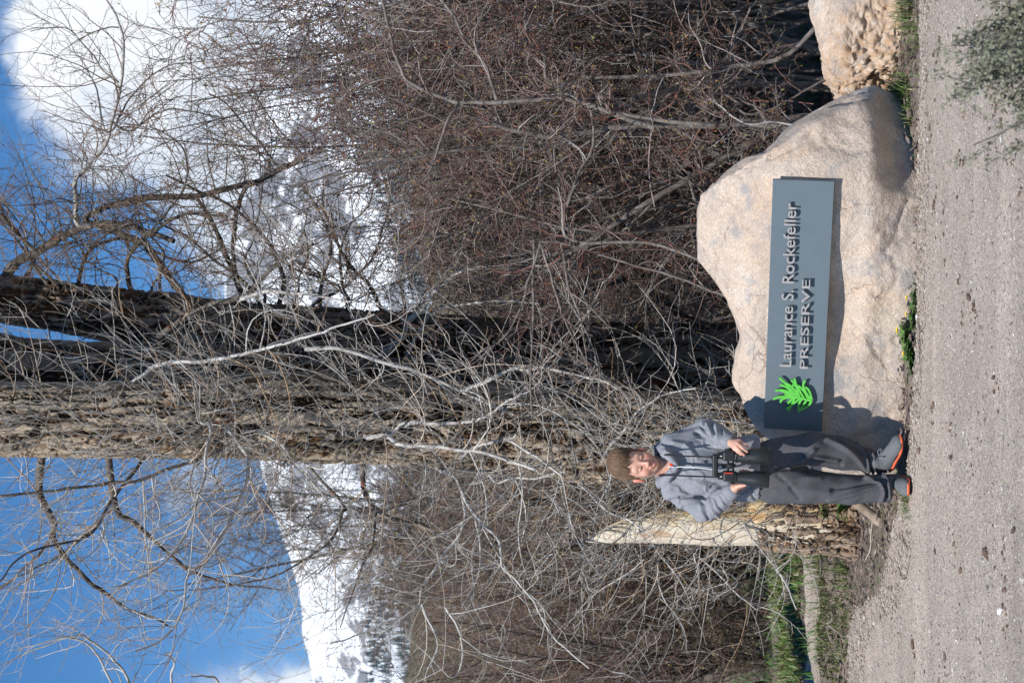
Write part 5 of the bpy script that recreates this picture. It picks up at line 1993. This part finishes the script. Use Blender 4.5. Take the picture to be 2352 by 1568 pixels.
def relax(V, Fq, it=2, lam=.5):
    n = len(V)
    for _ in range(it):
        s = np.zeros_like(V)
        w = np.zeros(n)
        for i in range(4):
            j = (i + 1) % 4
            np.add.at(s, Fq[:, i], V[Fq[:, j]])
            np.add.at(s, Fq[:, j], V[Fq[:, i]])
            np.add.at(w, Fq[:, i], 1)
            np.add.at(w, Fq[:, j], 1)
        V = V * (1 - lam) + lam * s / w[:, None]
    return V


def folds(V, N, lst, ymask=True):
    """ridges (h>0) and valleys (h<0) along traced lines, front side"""
    out = np.zeros(len(V))
    for (pts, w, h) in lst:
        w3 = np.array([B(*z1(*p_)) for p_ in pts])[:, [0, 2]]
        w3 = resample(w3, 8)
        d = np.full(len(V), 9.0)
        for i in range(7):
            a, b_ = w3[i], w3[i + 1]
            ab = b_ - a
            t = np.clip(((V[:, [0, 2]] - a) @ ab) / (ab @ ab), 0, 1)
            d = np.minimum(d, np.linalg.norm(V[:, [0, 2]] - a - t[:, None] * ab, axis=1))
        out += 1.45 * h * np.exp(-(d / (w * .85)) ** 2)
    return out * (sstep(.25, -.15, N[:, 1]) if ymask else 1)


boy = empty('person', B(2078, 1090, 0) * [1, 1, 0])
bo = np.array(boy.location)
tag(boy, 'boy in grey hooded sweatshirt and charcoal sweatpants holding big black binoculars, squinting', 'person')

# head frame
yaw, pit, rol = math.radians(11), math.radians(9), math.radians(4)
hf = np.array([math.sin(yaw) * math.cos(pit), -math.cos(yaw) * math.cos(pit), -math.sin(pit)])
hr = nrm(np.cross(hf, [0, 0, 1.0]))
if hr[0] < 0:
    hr = -hr
hu = np.cross(hr, hf)
if hu[2] < 0:
    hu = -hu
hr, hu = hr * math.cos(rol) - hu * math.sin(rol), hu * math.cos(rol) + hr * math.sin(rol)
HC = B(1465, 1067, .0)
HR = np.stack([hr, hu, hf], 1)


def H(r, u, f):
    return HC + HR @ np.array([r, u, f], float)


S_ = Sdf(B(2100, 1215, -.34) * [1, 1, 0] + [0, 0, .02], B(1380, 950, .22), .0027)
e_ = S_.ell
e_(H(0, .045, -.012), (.070, .085, .088), HR, .01)
e_(H(0, -.004, .018), (.061, .074, .062), HR, .02)
e_(H(0, -.050, .024), (.049, .048, .052), HR, .02)
e_(H(0, -.080, .053), (.020, .015, .017), HR, .02)
for s in (-1, 1):
    e_(H(s * .034, -.030, .053), (.023, .022, .021), HR, .018)
    e_(H(s * .075, -.014, -.008), (.009, .029, .018), HR, .006)
    e_(H(s * .079, .004, -.012), (.007, .014, .014), HR, .005)
S_.cone(H(-.034, .019, .062), H(.034, .019, .062), .013, .013, .014)
for s in (-1, 1):
    e_(H(s * .027, -.002, .088), (.017, .0095, .012), HR, .008, 's')
    e_(H(s * .026, -.002, .070), (.0145, .0088, .0095), HR, .003)
S_.cone(H(0, .004, .078), H(0, -.030, .095), .0075, .0095, .009)
e_(H(0, -.033, .097), (.0095, .008, .009), HR, .005)
for s in (-1, 1):
    e_(H(s * .0105, -.036, .086), (.0075, .0065, .009), HR, .005)
S_.cone(H(-.020, -.050, .075), H(0, -.0515, .0835), .0045, .0055, .006)
S_.cone(H(.020, -.050, .075), H(0, -.0515, .0835), .0045, .0055, .006)
S_.cone(H(-.018, -.060, .073), H(0, -.0665, .080), .0045, .0060, .006)
S_.cone(H(.018, -.060, .073), H(0, -.0665, .080), .0045, .0060, .006)
S_.cone(H(-.020, -.0545, .082), H(0, -.0585, .088), .0022, .0034, .003, op='s')
S_.cone(H(.020, -.0545, .082), H(0, -.0585, .088), .0022, .0034, .003, op='s')
# neck, trunk, arms and legs under the clothes
S_.cone(H(0, -.05, -.012), B(1552, 1068, .03), .048, .052, .02)
S_.chain([B(1552, 1068, .03), B(1600, 1074, .02), B(1700, 1080, .02), B(1775, 1082, .02)], [.075, .095, .095, .105], .02, (1, .72, 1))
S_.cone(B(1545, 1032, .02), B(1545, 1106, .02), .035, .035, .02)
aR = [B(1548, 1022, .02), B(1615, 992, .04), B(1678, 1016, -.205)]
aL = [B(1548, 1116, .02), B(1618, 1170, .02), B(1686, 1121, -.180)]
S_.chain(aR, [.030, .022, .0195], .012)
S_.chain(aL, [.030, .022, .0205], .012)
S_.chain([B(1790, 1112, .02), B(1905, 1120, -.01), B(2040, 1120, .02)], [.062, .042, .03], .02)
S_.chain([B(1790, 1048, .02), B(1885, 1036, -.02), B(2030, 1064, .07)], [.062, .042, .03], .02)
# right hand, draped over the barrel
W0 = B(1680, 1017, -.215)
kn = [B(1687, 1030, -.268), B(1690, 1024, -.276), B(1694, 1017.5, -.276), B(1698, 1012, -.264)]
md = [B(1695, 1037.5, -.2795), B(1700, 1035.5, -.2815), B(1706, 1028.5, -.281), B(1711, 1020.5, -.270)]
tp = [B(1701, 1043, -.272), B(1709, 1045, -.272), B(1716, 1037, -.274), B(1720, 1028, -.265)]
fr = [.0072, .0074, .0072, .0062]
for k_, m_, t_, r_ in zip(kn, md, tp, fr):
    S_.cone(W0, k_, .0165, .0098, .007)
    S_.cone(k_, m_, r_ * 1.18, r_ * 1.02, .003)
    S_.cone(m_, t_, r_ * 1.0, r_ * .84, .002)
S_.chain([W0 + [0, .004, 0], B(1690, 1029, -.20), B(1697, 1036, -.178), B(1705, 1044, -.172)], [.015, .0115, .009, .0072], .004)
# left hand, cradling the other barrel from behind
W1 = B(1687, 1121, -.182)
S_.cone(W1, B(1702, 1113, -.176), .0185, .0165, .01)
for j in range(4):
    Xf = 1695 + j * 6.6
    S_.cone(W1, B(Xf + 3, 1110 - j * .8, -.172), .014, .010, .008)
    S_.chain([B(Xf + 3, 1111 - j * .6, -.172), B(Xf + 5, 1097, -.164), B(Xf + 6, 1085, -.172), B(Xf + 5, 1079 + abs(j - 1.3) * 1.6, -.186)], [.0088, .0080, .0074, .0062], .002)
S_.chain([W1, B(1693, 1117, -.205), B(1702, 1114.5, -.222), B(1712, 1113.5, -.232)], [.015, .0115, .009, .0070], .004)
V, Fq = S_.mesh()
V = relax(V, Fq, 2, .4)
L_ = (V - HC) @ HR
col = np.tile(np.array([.60, .335, .245]), (len(V), 1))


def tint(m, c, a=1.0):
    global col
    m = np.clip(m, 0, 1)[:, None] * a
    col = col * (1 - m) + np.array(c) * m


def gs(c, r):
    return np.exp(-(((L_ - np.array(c)) / np.array(r)) ** 2).sum(1))


for s in (-1, 1):
    tint(gs((s * .036, -.03, .065), (.018, .016, .03)), (.62, .24, .18), .7)
    tint(sstep(.066, .074, s * L_[:, 0]) * (np.abs(L_[:, 1] + .01) < .05), (.60, .20, .14), .7)
    tint(gs((s * .026, .002, .08), (.018, .010, .02)), (.45, .22, .17), .5)
tint(gs((0, -.033, .1), (.012, .012, .02)), (.66, .30, .24), .6)
tint(gs((0, -.0515, .083), (.021, .0032, .03)) + gs((0, -.065, .08), (.018, .0045, .03)), (.50, .16, .13), .8)
tint(gs((0, -.058, .076), (.021, .0042, .006)), (.16, .03, .025), .95)
fi = sum(np.exp(-(np.linalg.norm(V - t_, axis=1) / .008) ** 2) for t_ in tp)
tint(fi, (.66, .27, .21), .5)
sm, n, b = new_mat('skin')
at = n.n('ShaderNodeAttribute', attribute_name='tone')
nz_ = n.noise(n.n('ShaderNodeTexCoord').outputs['Object'], 90, 4, .6)
kk_ = n.ramp(nz_, [(.3, .92), (.7, 1.06)])
cc_ = n.mix(1.0, at.outputs['Color'], kk_, 'MULTIPLY')
n.link(cc_, b.inputs['Base Color'])
b.inputs['Roughness'].default_value = .52
b.inputs['Specular IOR Level'].default_value = .4
b.inputs['Subsurface Weight'].default_value = .12
b.inputs['Subsurface Radius'].default_value = (.008, .003, .0015)
b.inputs['Subsurface Scale'].default_value = 1.0
mesh_obj('body', V - bo, Fq, sm, boy, attr={'tone': col})

# face parts
hairm = twig_mat('brown hair', [(.13, .07, .04), (.21, .125, .075), (.31, .20, .125), (.16, .095, .055), (.40, .28, .185)], .42, .45)
for s in (-1, 1):
    p_ = np.array([H(s * .012, -.004, .0768), H(s * .020, -.0052, .0795), H(s * .028, -.0052, .0785), H(s * .0375, -.003, .071)]) - bo
    make_limb(boy, p_, .0013, .0011, flat_mat('eye slit', (.05, .022, .015), .5), 'eye', 6, 12, .0)
    g = Geo()
    nb = 60
    tt = rng.random(nb)
    c0 = np.array([H(s * (.010 + .032 * t_), .0165 + .006 * math.sin(t_ * 2.6) + rng.normal() * .0012, .0775 - .012 * t_ * t_) for t_ in tt]) - bo
    dr = np.array([HR @ np.array([s * .8, .5, -.1]) for _ in tt]) + rng.normal(size=(nb, 3)) * .2
    pp, qq = grow(c0, dr, np.full(nb, .008), .0006, 2, .05, (0, 0, 0), 0, .5)
    g.tube(pp, qq, 3)
    g.obj('eyebrow', hairm, boy)['kind'] = 'stuff'
make_limb(boy, np.array([H(-.013, -.0552, .0755), H(-.006, -.0562, .0790), H(.006, -.0562, .0790), H(.013, -.0552, .0755)]) - bo, .0026, .0026, flat_mat('teeth', (.72, .68, .60), .3), 'teeth', 8, 12, .0)

# hair: a cap over the skull plus strands combed forward
hs2 = Sdf(HC - .15, HC + .17, .0034)
hs2.ell(H(0, .052, -.016), (.0785, .095, .099), HR, .01)
hs2.ell(H(.01, .10, .01), (.062, .048, .075), HR, .02)


def hair_cut(g):
    q = (g - HC) @ HR
    r_, u_, f_ = q[..., 0], q[..., 1], q[..., 2]
    hl = .060 - .010 * np.abs(r_ / .07) ** 2 + .006 * np.sin(r_ * 170) + .004 * np.sin(r_ * 410 + 1)
    side = .006 + .0 * r_
    back = -.055
    lim = np.where(f_ > .045, hl, np.where(f_ > .012, side + (hl - side) * sstep(.030, .045, f_), side + (back - side) * sstep(-.012, -.035, f_)))
    return (lim - u_) * .8


hs2.field(hair_cut)
Vh, Fh = hs2.mesh()
Vh = relax(Vh, Fh, 1, .4)
Nh = vnormals(Vh, Fh)
ql = (Vh - HC) @ HR
st_ = fbm(np.stack([ql[:, 0] * 160, ql[:, 1] * 30, ql[:, 2] * 30], -1), 4, 91)
Vh = Vh + Nh * ((st_ - .5) * .009)[:, None]
mesh_obj('hair', Vh - bo, Fh, noise_mat('hair base', [(.3, (.09, .05, .03)), (.7, (.20, .125, .075))], 60, .55, .6, 300, stretch=(1, 1, .3)), boy)
sel = np.nonzero((Nh @ hu > -.75) & (ql[:, 1] > -.03))[0]
sel = sel[rng.permutation(len(sel))[:7000]]
crown = np.array([.0, .135, -.05])
d0 = ql[sel] - crown
tn = nrm(d0 + [0, 0, .03])
Nl = Nh[sel] @ HR
tn = nrm(tn - (tn * Nl).sum(1, keepdims=True) * Nl * .92)
stp = Vh[sel] - Nh[sel] * .002
dr = (tn + rng.normal(size=tn.shape) * .13) @ HR.T
fr_ = (ql[sel, 2] > .055) & (ql[sel, 1] < .085)
hp, hq = grow(stp - bo, dr, np.where(fr_, .013, .017), .00075, 4, .05, (0, 0, -1), .07, .35)
g = Geo().tube(hp, hq, 3)
g.obj('hair_strands', hairm, boy)['kind'] = 'stuff'

# hooded sweatshirt
h1 = Sdf(B(1790, 1215, -.30), B(1490, 945, .24), .0045)
h1.chain([B(1560, 1068, .015), B(1610, 1074, .012), B(1700, 1081, .012), B(1790, 1082, .012)], [.112, .128, .136, .150], .03, (1, .78, 1))
h1.cone(B(1545, 1024, .02), B(1545, 1114, .02), .052, .052, .03)
h1.cone(B(1560, 1036, .02), B(1655, 1032, .01), .060, .045, .03)
h1.cone(B(1665, 1034, -.005), B(1740, 1027, -.01), .052, .060, .03, (1, .85, 1))
h1.chain([B(1546, 1020, .02), B(1618, 990, .045), B(1650, 1002, -.09), B(1681, 1016, -.195)], [.055, .052, .050, .036], .022)
h1.chain([B(1548, 1120, .02), B(1620, 1174, .025), B(1652, 1150, -.07), B(1686, 1123, -.165)], [.056, .053, .050, .037], .022)
for rl, in (([B(1520, 1106, .06), B(1523, 1104, .0), B(1534, 1094, -.06), B(1552, 1072, -.100)],), ([B(1518, 1029, .06), B(1520, 1031, .0), B(1532, 1040, -.06), B(1552, 1066, -.100)],)):
    h1.chain(rl, [.024, .024, .022, .013], .008)
h1.chain([B(1520, 1106, .06), B(1522, 1080, .105), B(1520, 1050, .105), B(1518, 1029, .06)], [.026, .034, .034, .026], .01)
h1.ell(B(1545, 1067, .115), (.085, .045, .07), None, .02)
# neck opening
h1.cone(B(1500, 1067, .0), B(1535, 1067, -.01), .060, .046, .01, op='s')
h1.cone(B(1530, 1067, -.06), B(1546, 1068, -.11), .024, .006, .006, op='s')


def plane_cut(c, nvec, lo, hi, sdf):
    c, nvec = np.array(c), nrm(np.array(nvec, float))
    sdf.field(lambda g: np.clip((g - c) @ nvec, -1, .05), lo, hi)


hemz = B(1762, 1080, -.1)[2]
plane_cut((0, 0, hemz), (-.10, 0, -1), h1.lo, B(1735, 945, .24), h1)
for (wr, el) in ((B(1681, 1016, -.200), B(1650, 1002, -.09)), (B(1687, 1122, -.172), B(1652, 1150, -.07))):
    nv = nrm(wr - el)
    plane_cut(wr - nv * .0, nv, wr - .055, wr + .055, h1)
Vc, Fc = h1.mesh()
Vc = relax(Vc, Fc, 2, .5)
Nc = vnormals(Vc, Fc)
fl = [([(835, 215), (860, 260), (900, 300)], .007, -.010), ([(875, 195), (895, 250), (905, 300)], .006, .008), ([(900, 200), (915, 250)], .005, -.009), ([(930, 200), (940, 270), (950, 310)], .008, .008),
      ([(965, 215), (970, 270)], .006, -.006), ([(800, 260), (880, 310), (980, 335)], .010, -.016), ([(640, 320), (720, 340), (800, 420)], .012, .006), ([(690, 700), (770, 690), (860, 695)], .009, -.014),
      ([(845, 735), (860, 800), (890, 860)], .007, -.012), ([(885, 700), (905, 770), (950, 820)], .007, .009), ([(915, 690), (940, 750), (980, 790)], .006, -.009), ([(950, 670), (980, 730)], .006, .007),
      ([(900, 620), (960, 600), (1010, 610)], .008, -.008), ([(860, 440), (920, 410), (985, 370)], .012, -.009), ([(770, 560), (870, 575), (960, 610)], .012, -.006), ([(600, 700), (700, 670), (780, 680)], .014, .006),
      ([(1060, 690), (1130, 650), (1190, 600)], .010, -.009), ([(1170, 640), (1190, 700), (1230, 735)], .005, -.006), ([(1165, 640), (1250, 640), (1290, 650)], .004, .005), ([(640, 250), (740, 230), (830, 200)], .012, -.005),
      ([(590, 780), (700, 830), (800, 870)], .012, -.004), ([(540, 640), (620, 720), (700, 760)], .009, .005)]
disp = folds(Vc, Nc, fl)
disp += (fbm(Vc * np.array([14, 14, 8]), 3, 71) - .5) * .014
cr = 1 - np.abs(2 * fbm(Vc * np.array([16, 16, 9]) + 5, 2, 75) - 1)
disp += sstep(.86, 1.0, cr) * .006
Vc = Vc + Nc * disp[:, None]
hood = mesh_obj('hooded_sweatshirt', Vc - bo, Fc, MT['cloth'], boy)
# hem band, cuffs
for (wr, el, r0_, r1_) in ((B(1681, 1016, -.200), B(1650, 1002, -.09), .0335, .0375), (B(1687, 1122, -.172), B(1652, 1150, -.07), .0345, .0385)):
    nv = nrm(wr - el)
    Vq, Fq2 = tubes(np.array([wr - nv * .050, wr - nv * .047, wr - nv * .02, wr + nv * .006, wr + nv * .009, wr + nv * .004])[None] - bo, np.array([[r1_ * .98, r1_ * 1.04, r1_ * 1.0, r0_ * 1.02, r0_ * .93, r0_ * .75]]), 40)
    mesh_obj('cuff', Vq, Fq2, MT['cuff'], hood)
# zip and pull
zp = np.array([B(*z1(655, 491), -.112), B(*z1(740, 492), -.118), B(*z1(830, 499), -.124), B(*z1(915, 509), -.126)]) - bo
zl = resample(zp, 16)
g = Geo()
g.add(np.concatenate([zl + [-.0022, -.004, 0], zl + [.0022, -.004, 0], zl + [.0022, .012, 0], zl + [-.0022, .012, 0]]).reshape(4, 16, 3).transpose(1, 0, 2), grid_faces(16, 4, True))
g.obj('zip', MT['zip'], hood)
zl2 = np.array([B(*z1(606, 490), -.112), B(*z1(630, 491), -.118), B(*z1(652, 492), -.122)]) - bo
make_limb(hood, zl2, .0022, .0038, MT['metal'], 'zip_pull', 8, 8, .0)
# red shirt at the neck
ts = Sdf(B(1556, 1085, -.14), B(1535, 1050, -.04), .002)
ts.ell(B(1545, 1067.5, -.082), (.013, .014, .013), None, .003)
Vr, Fr = ts.mesh()
mesh_obj('red_shirt', Vr - bo, Fr, MT['redshirt'], boy)

# sweatpants
t1 = Sdf(B(2072, 1190, -.20), B(1700, 960, .26), .0048)
t1.chain([B(1735, 1081, .012), B(1790, 1083, .012)], [.130, .134], .03, (1, .78, 1))
t1.chain([B(1775, 1115, .01), B(1850, 1115, .0), B(1950, 1124, .0), B(2050, 1121, .01)], [.088, .084, .071, .068], .02, (1, .95, 1))
t1.chain([B(1775, 1048, .01), B(1866, 1031, -.025), B(1930, 1038, .0), B(1990, 1055, .045), B(2034, 1067, .075)], [.086, .080, .074, .052, .040], .02, (1, .95, 1))
plane_cut(B(2043, 1121, -.02), (0, -.25, -1), B(2072, 1190, -.20), B(2030, 1092, .26), t1)
plane_cut(B(2034, 1067, .06), (.2, 0, -1), B(2072, 1091, -.20), B(2018, 1020, .26), t1)
Vt, Ft = t1.mesh()
Vt = relax(Vt, Ft, 2, .5)
Nt = vnormals(Vt, Ft)
fl = [([(1440, 480), (1510, 440), (1590, 370)], .014, .012), ([(1530, 400), (1640, 420), (1760, 440)], .010, .012), ([(1560, 450), (1680, 450), (1790, 480)], .010, -.012), ([(1340, 500), (1450, 490), (1560, 500)], .012, -.014),
      ([(1690, 300), (1800, 350), (1900, 430), (1980, 520)], .013, .013), ([(1760, 300), (1870, 350), (1960, 420)], .010, -.010), ([(1900, 330), (1960, 420), (1990, 510)], .008, .012), ([(1960, 370), (1995, 440), (2010, 520)], .006, -.012),
      ([(2010, 400), (2020, 450), (2025, 530)], .006, .011), ([(2045, 420), (2050, 470), (2050, 530)], .006, -.010), ([(2068, 430), (2072, 480), (2070, 530)], .006, .009),
      ([(1700, 710), (1850, 670), (2050, 610)], .010, .010), ([(1720, 640), (1880, 610), (2060, 570)], .010, -.010), ([(1960, 560), (2040, 590), (2080, 650), (2060, 720)], .009, .012),
      ([(2020, 560), (2080, 610), (2100, 690)], .007, -.012), ([(2060, 530), (2100, 560), (2115, 640), (2120, 700)], .006, .011), ([(1420, 600), (1520, 560), (1640, 560)], .016, .006),
      ([(1340, 650), (1500, 640), (1700, 660)], .02, .005), ([(1350, 540), (1420, 600), (1500, 700)], .012, -.005)]
disp = folds(Vt, Nt, fl) + (fbm(Vt * np.array([12, 12, 5]), 3, 81) - .5) * .018
Vt = Vt + Nt * disp[:, None]
mesh_obj('sweatpants', Vt - bo, Ft, MT['pants'], boy)

# shoes
def shoe(origin, yaw_, pitch_, roll_, mirror, sc=.92):
    """origin: heel on the sole; local f forward, r right, u up"""
    f = np.array([math.sin(yaw_) * math.cos(pitch_), -math.cos(yaw_) * math.cos(pitch_), -math.sin(pitch_)])
    r = nrm(np.cross(f, [0, 0, 1.0]))
    u = np.cross(r, f)
    if u[2] < 0:
        u = -u
    r, u = r * math.cos(roll_) + u * math.sin(roll_), u * math.cos(roll_) - r * math.sin(roll_)
    R = np.stack([r, u, f], 1)
    RS_ = R

    def Q(a, b_, c):
        return origin + R @ np.array([a, b_, c], float) * sc
    sd = Sdf(origin - [.28, .28, .12], origin + [.28, .28, .26], .0036)
    sd.ell(Q(0, .035, .045), np.array((.034, .040, .045)) * sc, R, .015)
    sd.ell(Q(0, .032, .10), np.array((.037, .040, .07)) * sc, R, .02)
    sd.ell(Q(mirror * .004, .024, .165), np.array((.044, .033, .055)) * sc, R, .02)
    sd.ell(Q(mirror * .003, .020, .195), np.array((.041, .026, .036)) * sc, R, .02)
    sd.cone(Q(0, .06, .05), Q(0, .10, .045), .033, .034, .02)
    sd.cone(Q(0, .068, .09), Q(0, .040, .16), .014, .012, .02)
    sd.field(lambda g: np.clip(.012 - (g - origin) @ u, -1, .05))
    Vs, Fs = sd.mesh()
    Vs = relax(Vs, Fs, 2, .5)
    sh = mesh_obj('shoe', Vs - bo, Fs, MT['shoe'], boy)
    # sole: outline swept up with a toe spring
    k = np.linspace(0, 2 * np.pi, 48, endpoint=False)
    ff = .112 + .122 * np.cos(k)
    wid = (.036 + .012 * sstep(.08, .17, ff)) * np.abs(np.sin(k)) ** .62 * np.sign(np.sin(k)) + mirror * .004 * sstep(.08, .17, ff)
    ring = []
    for (uu, sc_) in ((-.001, .90), (.001, .97), (.005, 1.0), (.008, 1.02), (.0125, 1.0), (.014, .93)):
        up_ = uu + .010 * sstep(.17, .24, ff) * (1 if uu < .02 else 1.2) + .004 * np.sin(ff * 40) * (uu > .009) * .5
        ring.append(np.stack([wid * sc_, up_, .112 + (ff - .112) * sc_], 1))
    Vq = (np.array(ring).reshape(-1, 3)) @ R.T * sc + origin
    g = Geo().add(Vq - bo, [grid_faces(6, 48, True), ])
    g.add((np.array(ring[0])) @ R.T * sc + origin - bo, np.stack([np.arange(1, 24), np.arange(2, 25), (48 - np.arange(2, 25)) % 48, (48 - np.arange(1, 24)) % 48], 1))
    g.obj('sole', MT['sole'], sh)
    g = Geo().add((np.array(ring[0])) @ R.T * sc + origin - bo - u * .004 * sc, np.stack([np.arange(1, 24), np.arange(2, 25), (48 - np.arange(2, 25)) % 48, (48 - np.arange(1, 24)) % 48], 1))
    g.add(np.stack([ring[0], ring[0] - np.array([0, .004, 0])]).reshape(-1, 3) @ R.T * sc + origin - bo, grid_faces(2, 48, True))
    g.obj('tread', MT['tread'], sh)
    # laces: crossing bars and a bow
    for j in range(4):
        c0 = .088 + j * .020
        hh = .0815 - j * .0105
        for s in (-1, 1):
            make_limb(sh, np.array([Q(-s * .022, hh - .010, c0 - .004), Q(0, hh + .004, c0 + .004), Q(s * .022, hh - .010, c0 + .012)]) - bo, .0026, .0026, MT['lace'], 'lace', 6, 10, .0)
    for s in (-1, 1):
        make_limb(sh, np.array([Q(0, .088, .088), Q(s * .02, .096, .096), Q(s * .034, .084, .108), Q(s * .022, .078, .106), Q(0, .086, .09)]) - bo, .0022, .0022, MT['lace'], 'lace', 6, 16, .0)
    return sh


gz = float(path_z(np.array([-.6]), np.array([7.8]))[0])
shoe(B(2070, 1101, .07) * [1, 1, 0] + [0, 0, gz + .006], math.radians(-9), 0, 0, -1)
hp_ = B(2046, 1078, .06)
shoe(np.array([hp_[0], hp_[1], max(hp_[2], gz + .03)]), math.radians(52), math.radians(11), math.radians(-6), 1)

# ---------------------------------------------------------------- binoculars
bn0 = B(1700, 1073, -.222)
bn = empty('binoculars', bn0)
tag(bn, 'large black binoculars with a red line, held at the waist by the boy', 'binoculars')


def lathe(name, a, b_, prof, mat, S=36, parent=None):
    """prof: list of (t along a-b, radius)"""
    a, b_ = np.array(a), np.array(b_)
    pts = np.array([a + (b_ - a) * t for t, _ in prof])[None]
    rad = np.array([r for _, r in prof])[None]
    ax_ = nrm(b_ - a)
    rf = nrm(np.cross(ax_, [0, 1, 0]))
    r2 = np.cross(ax_, rf)
    an = np.arange(S) * 2 * np.pi / S
    Vq = pts[0][:, None] + rad[0][:, None, None] * (np.cos(an)[None, :, None] * rf + np.sin(an)[None, :, None] * r2)
    g = Geo().add(Vq - bn0, [grid_faces(len(prof), S, True), np.arange(S)[None], (np.arange(S) + S * (len(prof) - 1))[None, ::-1]])
    quads = [f for f in g.f]
    return mesh_obj(name, np.concatenate(g.v), quads, mat, parent or bn)


cR0, cR1 = B(1688, 1049, -.222), B(1767, 1046, -.240)
cL0, cL1 = B(1688, 1096, -.222), B(1767, 1101.5, -.240)
for c0, c1 in ((cR0, cR1), (cL0, cL1)):
    bar = lathe('barrel', c0, c1, [(-.02, .018), (0, .026), (.02, .0275), (.05, .0275), (.055, .0255), (.10, .0262), (.45, .0345), (.55, .0372), (.62, .0385), (.985, .0395), (.99, .0385), (1.0, .0385), (1.0, .034), (.96, .0335)], MT['black'])
    lathe('lens', c0 + (c1 - c0) * .955, c0 + (c1 - c0) * .965, [(0, .0338), (1, .0338)], MT['black2'], parent=bar)


def rbox(name, c, size, mat, parent, bev=.004, Rm=None, rings=True):
    """box with rounded edges by a small sdf"""
    sd = Sdf(np.array(c) - np.array(size) * .5 - .012, np.array(c) + np.array(size) * .5 + .012, max(.0016, min(size) / 14))

    def f_(g):
        q = np.abs(g - np.array(c)) - (np.array(size) * .5 - bev)
        return np.linalg.norm(np.maximum(q, 0), axis=-1) + np.minimum(q.max(-1), 0) - bev
    s, g = sd.sl(sd.lo, sd.lo + sd.h * (sd.n - 1))
    sd.a[s] = f_(g)
    Vq, Fq3 = sd.mesh()
    return mesh_obj(name, Vq - bn0, Fq3, mat, parent)


for (xc, sgn) in ((1045.5, 1), (1092.5, -1)):
    hc = B(1674, xc, -.222)
    hz_ = rbox('prism_housing', hc, (.050, .052, .058), MT['black'], bn, .010)
    # rows of grip dots
    g = Geo()
    for i in range(9):
        for j in range(6):
            p_ = hc + [sgn * (.004 + i * .0018) - .0, -.0265, -.014 + j * .0052]
            p_ = hc + [sgn * (-.002 + i * .0024), -.0264, -.015 + j * .0056]
            g.tube(np.array([p_ + [0, .0005, 0], p_ + [0, -.0012, 0]]), np.array([.0009, .0004]), 5)
    g.obj('grip_dots', MT['metal'] if False else flat_mat('grip dot', (.10, .10, .10), .6), hz_)['kind'] = 'stuff'
    if sgn < 0:
        rbox('red_stripe', hc + [.0155, -.0262, .003], (.006, .002, .040), MT['redline'], hz_, .0008)
    tb = lathe('eyepiece_tube', B(1664, xc, -.222), B(1649, xc, -.219), [(0, .017), (.1, .019), (.5, .019), (.55, .0165), (1, .0165)], MT['black2'])
    lathe('neck_ring', B(1686, xc + sgn * -2.5, -.222), B(1690, xc + sgn * -2.5, -.222), [(0, .0265), (.5, .0285), (1, .0275)], MT['black2'])
rbox('bridge', B(1672, 1069, -.220), (.055, .022, .012), MT['black2'], bn, .004)
rbox('bridge', B(1684, 1069, -.220), (.050, .020, .010), MT['black2'], bn, .004)
lathe('hinge_post', B(1658, 1069, -.222), B(1690, 1069, -.222), [(0, .009), (.3, .009), (1, .008)], MT['black2'])
lathe('focus_wheel', B(1671, 1069, -.226), B(1683, 1069, -.226), [(0, .0125), (.08, .014), (.92, .014), (1, .0125)], MT['black'])
gc = rbox('eyepiece_cover', B(1642.5, 1069, -.218), (.112, .042, .026), MT['black'], bn, .008)
lathe('cover_rim', B(1648, 1069, -.218), B(1649.5, 1069, -.218), [(0, .012), (1, .012)], MT['black2'], parent=gc)
# neck strap: two flat bands rising to the collar and round the neck
def band(name, pts, w, th, mat, parent, wdir=(1, 0, 0)):
    p_ = resample(np.array(pts), 40)
    t = nrm(np.gradient(p_, axis=0))
    wd = np.array(wdir, float)
    wd = nrm(wd - (t @ wd)[:, None] * t)
    nn = np.cross(t, wd)
    Vq = np.stack([p_ - wd * w / 2 - nn * th, p_ + wd * w / 2 - nn * th, p_ + wd * w / 2 + nn * th, p_ - wd * w / 2 + nn * th], 1)
    return mesh_obj(name, Vq.reshape(-1, 3) - bn0, [grid_faces(40, 4, True)], mat, parent)


band('strap', [B(1655, 1051, -.215), B(1644, 1048.5, -.205), B(1630, 1049, -.18), B(1600, 1047.5, -.155), B(1570, 1047, -.150), B(1548, 1046, -.128), B(1528, 1044, -.085), B(1514, 1042, -.03), B(1508, 1046, .06)], .0075, .0009, MT['strap'], bn)
band('strap', [B(1655, 1094, -.215), B(1644, 1095, -.205), B(1620, 1094, -.165), B(1590, 1093, -.155), B(1565, 1092, -.150), B(1546, 1091, -.128), B(1528, 1091, -.085), B(1516, 1092, -.03), B(1508, 1086, .06)], .0075, .0009, MT['strap'], bn)
rbox('strap_buckle', B(1632, 1049, -.186), (.011, .006, .012), MT['black2'], bn, .002)
